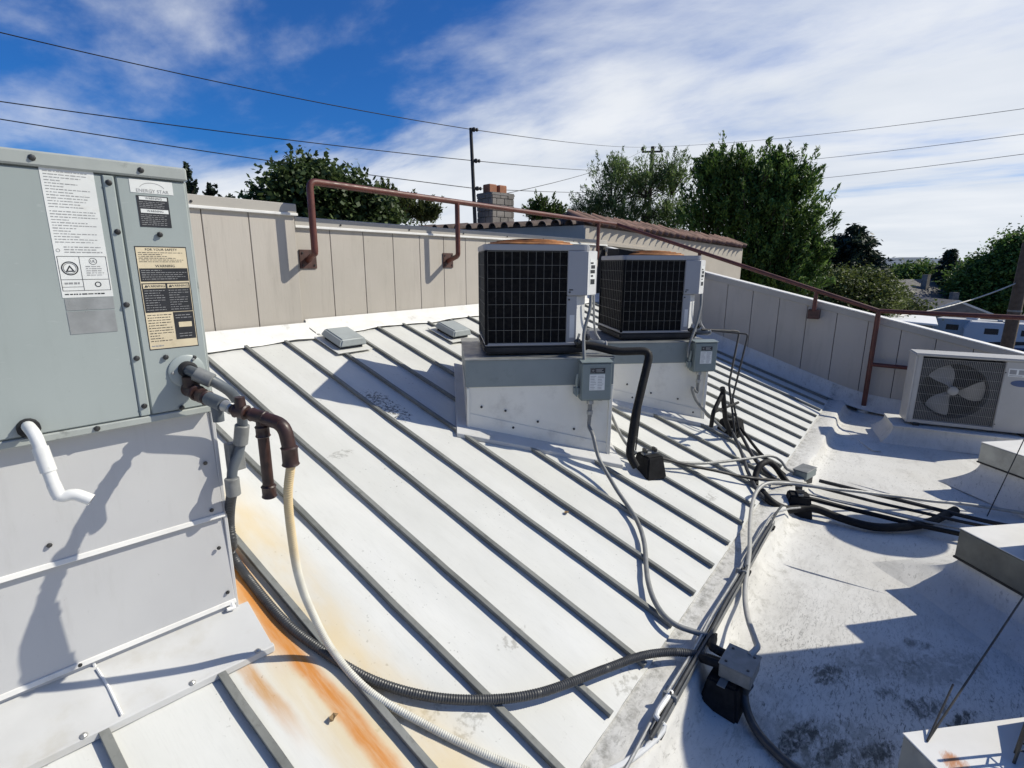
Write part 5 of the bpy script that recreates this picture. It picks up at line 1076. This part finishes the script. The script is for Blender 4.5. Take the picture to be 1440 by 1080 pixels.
# ------------------------------------------------------------------ lot beyond: trailers, houses
def rv(px, label, L_=8.2, rz=0.0, stripe='rv_black'):
    k = thing('travel_trailer', (px[0], px[1], GZ + .03), rz, label, 'trailer', 'trailers parked in the lot')
    H0, H1, D_ = .65, 3.25, 2.5
    poly = [(-L_ / 2, 0, H0), (L_ / 2, 0, H0), (L_ / 2, 0, H1 - .1), (L_ / 2 - .25, 0, H1), (-L_ / 2 + .5, 0, H1), (-L_ / 2, 0, H1 - .8)]
    MB().prism(poly, (0, D_, 0)).build('body', 'rv_white', k, bevel=.06, seg=2)
    for (x, w, z, h) in ((-L_ * .28, 1.1, 2.05, .6), (.1 * L_, .9, 2.05, .6), (L_ * .36, .6, 2.15, .5)):
        f = MB().box(x, x + w, -.025, -.004, z, z + h).build('window', 'rv_black', k, bevel=.01); MB().box(x + .06, x + w - .06, -.034, -.026, z + .06, z + h - .06).build('pane', 'glass_dark', f)
    MB().box(-.05 * L_, -.05 * L_ + .7, -.02, -.004, .72, 2.7).build('door', 'house_white', k, bevel=.01)
    up_pts = []; n = 12
    for i in range(n + 1): t = i / n; up_pts.append((-L_ / 2 + .2 + (L_ - .4) * t, -.006, 1.15 + .55 * math.sin(t * 2.6) * t))
    lo = [(x, y, z - .10 - .28 * math.sin(math.pi * i / n)) for i, (x, y, z) in enumerate(up_pts)]
    MB().prism(up_pts + lo[::-1], (0, -.012, 0)).build('swoosh_stripe', stripe, k)
    MB().box(-L_ / 2 + .1, L_ / 2 - .1, -.012, -.004, .68, .86).build('skirt_stripe', 'rv_blue', k)
    ac = MB().box(-.5, .5, .8, 1.7, H1 - .02, H1 + .28).build('roof_unit', 'rv_white', k, bevel=.05); 
    MB().box(L_ * .3, L_ * .3 + .45, .9, 1.35, H1 - .02, H1 + .14).build('roof_vent', 'house_white', k, bevel=.03)
    for x in (.4, 1.25):
        w = MB().lathe([(.34, 0), (.36, .03), (.36, .19), (.34, .22)], (x, .0, .36), 18, (0, 1, 0)).build('wheel', 'tyre', k, smooth=True); MB().lathe([(.2, 0), (.19, .012), (0, .013)], (x, .001, .36), 14, (0, -1, 0)).build('hub', 'galv', w)
    MB().tube([(-L_ / 2, D_ / 2, .7), (-L_ / 2 - 1.1, D_ / 2, .55)], .05, 6).build('hitch', 'dark_base', k)
    return k
RVP = [(82.407,-2.907,-3.704),(74.260,-5.970,-2.945),(71.962,-9.196,-2.593),(77.516,-12.939,-2.769)]
azr = [math.atan2(p[1] + .865, p[0] + 1.568) - math.pi / 2 for p in RVP]
rv(RVP[0], 'white travel trailer with blue swoosh, parked at the end nearest the white shed', 6.6, azr[0] - .35, 'rv_blue')
rv(RVP[1], 'white travel trailer with black swoosh, parked second from the white shed', 7.0, azr[1] - .2)
rv(RVP[2], 'white travel trailer with black swoosh, parked beside the timber post', 7.4, azr[2] + .1)
rv(RVP[3], 'white travel trailer with blue swoosh, parked beyond the timber post', 7.4, azr[3], 'rv_blue')
q = [(36.427,-0.212,-0.882)][0]
sh = thing('shed', (q[0], q[1], GZ), R_(0), 'low shed with bright white metal roof beyond the sloping parapet', 'shed')
zt = q[2] - GZ
MB().box(-2.6, 2.2, -1.6, 3.0, 0, zt - .1).build('wall', 'house_gray', sh); MB().hexa([(-2.8, -1.8, zt - .1), (2.4, -1.8, zt - .1), (2.4, 3.2, zt + .1), (-2.8, 3.2, zt + .1), (-2.8, -1.8, zt), (2.4, -1.8, zt), (2.4, 3.2, zt + .25), (-2.8, 3.2, zt + .25)]).build('roof', 'roof_white', sh, bevel=.02)
def house(px, py, dist_pt, w, d, hw, hr, label, wallm, rz):
    k = thing('house', (dist_pt[0], dist_pt[1], GZ), rz, label, 'house', 'houses beyond the parking lot')
    MB().box(-w / 2, w / 2, -d / 2, d / 2, 0, hw).build('wall', wallm, k)
    e = .5
    rf = MB().prism([(-w / 2 - e, -d / 2 - e, hw - .1), (w / 2 + e, -d / 2 - e, hw - .1), (w / 2 + e, -d / 2 - e, hw + .1), (0, -d / 2 - e, hw + hr), (-w / 2 - e, -d / 2 - e, hw + .1)], (0, d + 2 * e, 0)).build('roof', 'shingle', k)
    MB().prism([(-w / 2 - e - .02, -d / 2 - e - .06, hw + .08), (-w / 2 - e, -d / 2 - e - .06, hw - .12), (0, -d / 2 - e - .06, hw + hr - .2), (w / 2 + e, -d / 2 - e - .06, hw - .12), (w / 2 + e + .02, -d / 2 - e - .06, hw + .08), (0, -d / 2 - e - .06, hw + hr + .04)], (0, .05, 0)).build('barge_board', 'house_white', rf)
    MB().box(w * .2, w * .2 + .7, -.3, .4, hw + hr * .3, hw + hr + .7).build('chimney', 'stone_block', rf)
    for i, x in enumerate((-w * .28, w * .22)):
        for z in ([1.0] if hw < 4 else [1.0, 3.8]):
            f = MB().box(x - .65, x + .65, -d / 2 - .06, -d / 2 - .01, z, z + 1.3).build('window', 'house_white', k); MB().box(x - .55, x + .55, -d / 2 - .08, -d / 2 - .062, z + .1, z + 1.2).build('pane', 'glass_dark', f)
    MB().box(-.1, .9, -d / 2 - .06, -d / 2 - .01, 0, 2.1).build('door', 'timber', k)
H = [(93.426,0.201,-4.669),(83.413,-2.651,-3.790),(118.251,-7.447,-4.763),(107.935,-11.312,-4.160)]
hz = lambda p, o: math.atan2(p[1] + .865, p[0] + 1.568) - math.pi / 2 + o
house(0, 0, H[0], 9, 11, 4.2, 2.9, 'gray two-storey gabled house in front of the far trees', 'house_gray', hz(H[0], -.5))
house(0, 0, H[1], 10, 9, 2.9, 2.2, 'low white house with broad gable and carport roof beyond the lot', 'house_white', hz(H[1], .5))
house(0, 0, H[2], 10, 9, 3.2, 2.4, 'low gray house half hidden by the small conifer', 'house_gray', hz(H[2], .2))

# ------------------------------------------------------------------ trees
def leaf_mesh(name, mat, parent, cen, size, up_bias, n_each=1, aspect=.55, droop=None):
    N_ = len(cen); nrm_ = rng.normal(size=(N_, 3)); nrm_[:, 2] = np.abs(nrm_[:, 2]) * 1.0 + up_bias; nrm_ /= np.linalg.norm(nrm_, axis=1)[:, None]
    if droop is None:
        t = rng.normal(size=(N_, 3))
    else: t = droop + rng.normal(size=(N_, 3)) * .25
    t -= nrm_ * (t * nrm_).sum(1)[:, None]; t /= np.linalg.norm(t, axis=1)[:, None] + 1e-9
    b = np.cross(nrm_, t); s_ = size * rng.uniform(.6, 1.35, N_)[:, None]
    v = np.empty((N_, 4, 3), np.float32); v[:, 0] = cen - t * s_; v[:, 1] = cen + b * s_ * aspect; v[:, 2] = cen + t * s_; v[:, 3] = cen - b * s_ * aspect
    inv = np.array(WM[parent.name].inverted()); v = v.reshape(-1, 3) @ inv[:3, :3].T + inv[:3, 3]
    me = bpy.data.meshes.new(name); me.vertices.add(N_ * 4); me.vertices.foreach_set('co', v.astype(np.float32).ravel())
    me.loops.add(N_ * 4); me.loops.foreach_set('vertex_index', np.arange(N_ * 4, dtype=np.int32)); me.polygons.add(N_); me.polygons.foreach_set('loop_start', np.arange(0, N_ * 4, 4, dtype=np.int32)); me.polygons.foreach_set('loop_total', np.full(N_, 4, np.int32))
    at = me.attributes.new('tone', 'FLOAT', 'FACE'); at.data.foreach_set('value', rng.uniform(0, 1, N_).astype(np.float32) ** 1.4)
    me.update(calc_edges=True); me.validate(); me.materials.append(M[mat])
    o = bpy.data.objects.new(name, me); C.objects.link(o); o.parent = parent; WM[o.name] = WM[parent.name]; return o
def tree(name, label, base, blobs, mat, n, size, style='broad', clump=.35, group=None, trunk=.16, aspect=.55):
    """blobs: (centre xyz, rx, ry, rz, weight) in world coordinates"""
    k = thing(name, (base[0], base[1], GZ), 0, label, 'tree', group)
    tot = sum(b[4] for b in blobs); cs = []; dr_ = []; limbs = MB()
    mz = sum(b[0][2] * b[4] for b in blobs) / tot; top = max(b[0][2] for b in blobs)
    limbs.tube(smoothpath([(base[0], base[1], GZ), (base[0] + .1, base[1] + .1, GZ * .5 + mz * .5 - .5), (base[0] - .05, base[1], mz)], .6), [trunk * (1 - .55 * i / 40) for i in range(len(smoothpath([(base[0], base[1], GZ), (base[0] + .1, base[1] + .1, GZ * .5 + mz * .5 - .5), (base[0] - .05, base[1], mz)], .6)))], 8)
    for (c_, rx, ry, rz_, w) in blobs:
        m = int(n * w / tot); c_ = np.array(c_); R3 = np.array((rx, ry, rz_))
        if style == 'spiky':
            ns = max(20, m // 70); d_ = rng.normal(size=(ns, 3)); d_[:, 2] = d_[:, 2] * .8 + .25; d_ /= np.linalg.norm(d_, axis=1)[:, None]
            root = c_ + d_ * R3 * rng.uniform(.15, .8, (ns, 1)); dirv = d_ * np.array((.55, .55, .4)) + np.array((0, 0, .75)); dirv /= np.linalg.norm(dirv, axis=1)[:, None]
            ln = rng.uniform(.5, 1.6, (ns, 1)) * R3.mean() * .62; per = max(8, m // ns); t = rng.uniform(0, 1, (ns, per, 1)) ** .8
            P = root[:, None] + dirv[:, None] * ln[:, None] * t + rng.normal(size=(ns, per, 3)) * clump * (1.15 - t) * .55
            cs.append(P.reshape(-1, 3)); dr_.append(np.repeat(dirv, per, 0))
            for i in range(0, ns, 4): limbs.tube([tuple(c_ + (root[i] - c_) * .1 - np.array((0, 0, rz_ * .3))), tuple(root[i]), tuple(root[i] + dirv[i] * ln[i])], [.03, .018, .006], 4)
        else:
            nc = max(10, m // 130); d_ = rng.normal(size=(nc, 3)); d_ /= np.linalg.norm(d_, axis=1)[:, None]
            ctr = c_ + d_ * R3 * (rng.uniform(0, 1, (nc, 1)) ** .38); per = max(10, m // nc)
            sg = clump * rng.uniform(.6, 1.3, (nc, 1, 1)); P = ctr[:, None] + rng.normal(size=(nc, per, 3)) * sg * np.array((1, 1, .7))
            cs.append(P.reshape(-1, 3)); dr_.append(np.tile(np.array((0, 0, -.4)), (nc * per, 1)))
            for i in range(0, nc, 3): limbs.tube([(base[0], base[1], min(mz, c_[2] - rz_ * .4)), tuple((ctr[i] + c_) / 2 - np.array((0, 0, rz_ * .15))), tuple(ctr[i])], [.05, .03, .01], 4)
    limbs.build('trunk', 'bark', k, True, smooth=True)
    leaf_mesh('crown', mat, k, np.concatenate(cs), size, .3, 1, aspect, np.concatenate(dr_) if style == 'spiky' else None)
    return k
def conifer(name, label, base, ztop, zbot, r0, mat, n, size, group=None, power=.8, belly=0.0):
    k = thing(name, (base[0], base[1], GZ), 0, label, 'tree', group)
    MB().tube([(base[0], base[1], GZ), (base[0], base[1], ztop - .4)], [.25, .04], 8).build('trunk', 'bark', k, True, smooth=True)
    nb_ = n // 90; t = rng.uniform(0, 1, nb_) ** .75; ang = rng.uniform(0, 2 * math.pi, nb_); L_ = r0 * (t ** power) * rng.uniform(.72, 1.08, nb_) + .12
    if belly: L_ = r0 * np.sqrt(np.clip(1 - (1 - t * .98) ** 2.2, 0, 1)) * rng.uniform(.75, 1.08, nb_) + .1
    z = ztop - (ztop - zbot) * t; u = rng.uniform(0, 1, (nb_, 90, 1)) ** .6
    d_ = np.stack([np.cos(ang), np.sin(ang), np.full(nb_, -.18)], -1); root = np.stack([np.full(nb_, base[0]), np.full(nb_, base[1]), z], -1)
    P = root[:, None] + d_[:, None] * L_[:, None, None] * u + rng.normal(size=(nb_, 90, 3)) * np.array((.16, .16, .10)) * (.4 + r0 * .25)
    leaf_mesh('crown', mat, k, P.reshape(-1, 3), size, .3, 1, .4, np.repeat(d_, 90, 0)); return k
def blob_at(px, py, dist, rpx, rpy, w=1.0, depth=1.0):
    return None
GT = 'trees behind the buildings'
def B(p, rx, rz_, w=1.0, dy=1.0): return (p, rx * dy, rx * dy, rz_, w)
b = [(5.514,10.037,3.582),(5.009,10.349,3.408),(5.889,9.784,3.646),(6.366,9.433,3.316),(5.481,10.059,3.054),(6.350,9.446,2.958),(5.415,10.101,3.945)]
tree('broadleaf_tree', 'dark broadleaf tree with large leaves behind the guard rail bracket', b[0], [B(b[0], .85, .62, 1.4), B(b[1], .6, .7, 1), B(b[2], .7, .6, 1.1), B(b[3], .6, .5, .8), B(b[4], 1.1, .6, 1), B(b[5], .9, .5, .8), B(b[6], .5, .3, .6)], 'leaf_broad', 26000, .060, 'broad', .20, GT, .14, .7)
b = [(8.292,10.440,3.428),(8.775,10.000,3.350),(8.020,10.671,3.690)]
tree('shrubby_tree', 'low olive-green shrubby tree beside the dark broadleaf tree', b[0], [B(b[0], .7, .42, 1), B(b[1], .55, .3, .7), B(b[2], .45, .35, .6)], 'leaf_olive', 12000, .05, 'spiky', .14, GT, .08, .4)
b = [(4.609,13.895,3.877),(4.592,13.902,4.243),(5.002,13.724,3.837),(5.332,13.571,3.651)]
tree('slender_tree', 'thin tree tips showing above the wall beside the gas unit', b[0], [B(b[0], .12, .4, 1), B(b[1], .05, .32, .35), B(b[2], .12, .3, .8), B(b[3], .2, .12, .4)], 'leaf_dark', 1500, .05, 'spiky', .07, GT, .03)
b = [(16.695,11.402,4.085),(16.455,11.752,3.922),(16.961,10.997,3.921)]
tree('flowering_shrub', 'small bright shrub between the chimney and the loose willow-like tree', b[0], [B(b[0], .75, .55, 1), B(b[1], .5, .4, .6), B(b[2], .5, .4, .6)], 'leaf_bright', 7000, .06, 'spiky', .16, GT, .06, .4)
b = [(19.809,10.045,4.966),(20.432,8.728,5.218),(20.812,7.805,5.272),(19.400,10.812,4.104),(20.096,9.463,3.884),(20.795,7.847,3.860),(19.896,9.872,5.901),(19.712,10.233,2.913),(20.486,8.602,2.908)]
tree('willow_tree', 'loose gray-green willow-like tree with sky showing through', b[1], [B(b[0], 1.25, 1.15, 1.2), B(b[1], 1.1, 1.15, 1.2), B(b[2], 1.0, 1.2, 1), B(b[3], 1.0, .8, 1), B(b[4], 1.4, .8, 1.3), B(b[5], 1.2, .9, 1.2), B(b[6], .5, .6, .4), B(b[7], 1.4, .9, 1.1), B(b[8], 1.4, .9, 1.1)], 'leaf_willow', 40000, .07, 'spiky', .30, GT, .2, .26)
b = [(19.489,5.506,4.748),(19.804,4.355,4.892),(20.034,3.304,4.523),(19.448,5.643,3.481),(19.837,4.219,3.451),(20.081,3.050,3.177),(19.995,3.502,2.051),(19.719,4.691,2.175),(20.172,2.509,2.306),(19.412,5.757,5.505),(19.958,3.677,5.333),(19.891,3.986,1.002),(20.136,2.735,1.296),(19.559,5.273,1.908)]
tree('leafy_tree', 'big dense green tree with upright shoots behind the tiled building', b[4], [B(b[0], 1.2, 1.3, 1.1), B(b[1], 1.1, 1.25, 1.1), B(b[2], 1.05, 1.2, 1.1), B(b[3], 1.4, 1.2, 1.2), B(b[4], 1.5, 1.3, 1.4), B(b[5], 1.35, 1.3, 1.3), B(b[6], 1.4, 1.1, 1.1), B(b[7], 1.3, 1.1, 1), B(b[8], .9, .9, .7), B(b[9], .4, .6, .35), B(b[10], .4, .6, .35), B(b[11], 1.6, 1.2, 1), B(b[12], 1.3, 1.0, .9), B(b[13], 1.2, 1.1, .9)], 'leaf_green', 80000, .085, 'spiky', .28, GT, .28, .34)
b = [(46.222,3.620,4.920),(46.280,2.952,-0.401)]
conifer('dense_conifer', 'dark dome-shaped conifer standing beyond the big green tree', (b[0][0], b[0][1]), b[0][2], b[1][2] - 2, 3.1, 'leaf_dark', 26000, .20, GT, belly=1)
b = [(38.337,1.891,0.833),(38.394,0.881,0.427),(36.250,2.852,0.445),(36.379,1.135,-0.332),(46.411,0.574,-0.307)]
tree('olive_tree', 'olive-green bushy tree in front of the dark conifer', b[0], [B(b[0], 1.3, .9, 1), B(b[1], 1.0, .8, .8), B(b[2], 1.4, 1.3, 1), B(b[3], 1.3, 1.2, 1), B(b[4], .8, .6, .4)], 'leaf_olive', 26000, .10, 'broad', .4, GT, .2)
b = [(108.429,-1.710,-0.438),(108.431,-0.434,-1.271),(108.402,-3.423,-0.961)]
tree('round_tree', 'rounded green tree behind the gabled house', b[0], [B(b[0], 4.0, 2.6, 1), B(b[1], 3.0, 2.2, .7), B(b[2], 3.0, 2.4, .7)], 'leaf_green', 15000, .30, 'broad', 1.0, GT, .3)
b = [(98.379,-4.136,4.354),(98.336,-5.252,-3.158)]
conifer('small_conifer', 'small pointed conifer between the houses and the big far trees', (b[0][0], b[0][1]), b[0][2], b[1][2], 2.9, 'leaf_dark', 10000, .26, GT, .75)
b = [(93.166,-7.975,-0.028),(92.984,-10.076,2.016),(92.778,-11.998,2.381),(93.058,-9.283,-1.656),(96.256,-6.732,-1.695),(92.825,-11.591,-1.197),(92.507,-14.094,1.176)]
tree('tall_far_tree', 'tall spreading green tree beyond the trailers and timber post', b[1], [B(b[0], 3.4, 3.2, 1), B(b[1], 3.4, 3.4, 1.1), B(b[2], 4.0, 3.8, 1.1), B(b[3], 4.5, 2.8, 1), B(b[4], 2.4, 2.2, .6), B(b[5], 4.5, 3.0, 1), B(b[6], 4, 4, .8)], 'leaf_green', 60000, .24, 'broad', .85, GT, .4)
for (pts, lab, mat) in (([(57.953,6.706,-1.143),(58.126,5.188,-1.427),(57.781,7.954,-0.839)], 'dark bushy tree low behind the big green tree', 'leaf_dark'), ([(73.397,1.429,-2.338),(73.370,2.193,-2.702),(73.420,0.501,-3.265)], 'low green tree in front of the gray gabled house', 'leaf_olive'), ([(110.429,-1.741,-0.600),(110.385,-4.105,-1.000),(110.427,0.244,-1.352)], 'green tree closing the gap behind the gabled house', 'leaf_olive'), ([(116.217,-7.987,-1.065),(116.098,-9.732,-0.784),(116.309,-6.246,-1.708)], 'dark green tree between the small conifer and the tall far tree', 'leaf_green'), ([(128.356,-5.303,-2.545),(128.220,-8.291,-1.922),(128.426,-2.151,-2.922)], 'dark hedge-like tree behind the small conifer', 'leaf_dark'), ([(148.319,4.955,-2.657),(148.407,1.871,-2.891),(148.143,8.443,-2.096)], 'far dark tree on the skyline left of the hill', 'leaf_dark')):
    s_ = np.hypot(pts[0][0], pts[0][1]) / 60
    tree('far_tree', lab, pts[0], [B(p, 2.4 * s_, 1.7 * s_, 1) for p in pts], mat, 9000, .16 * s_, 'broad', .55 * s_, GT, .25)
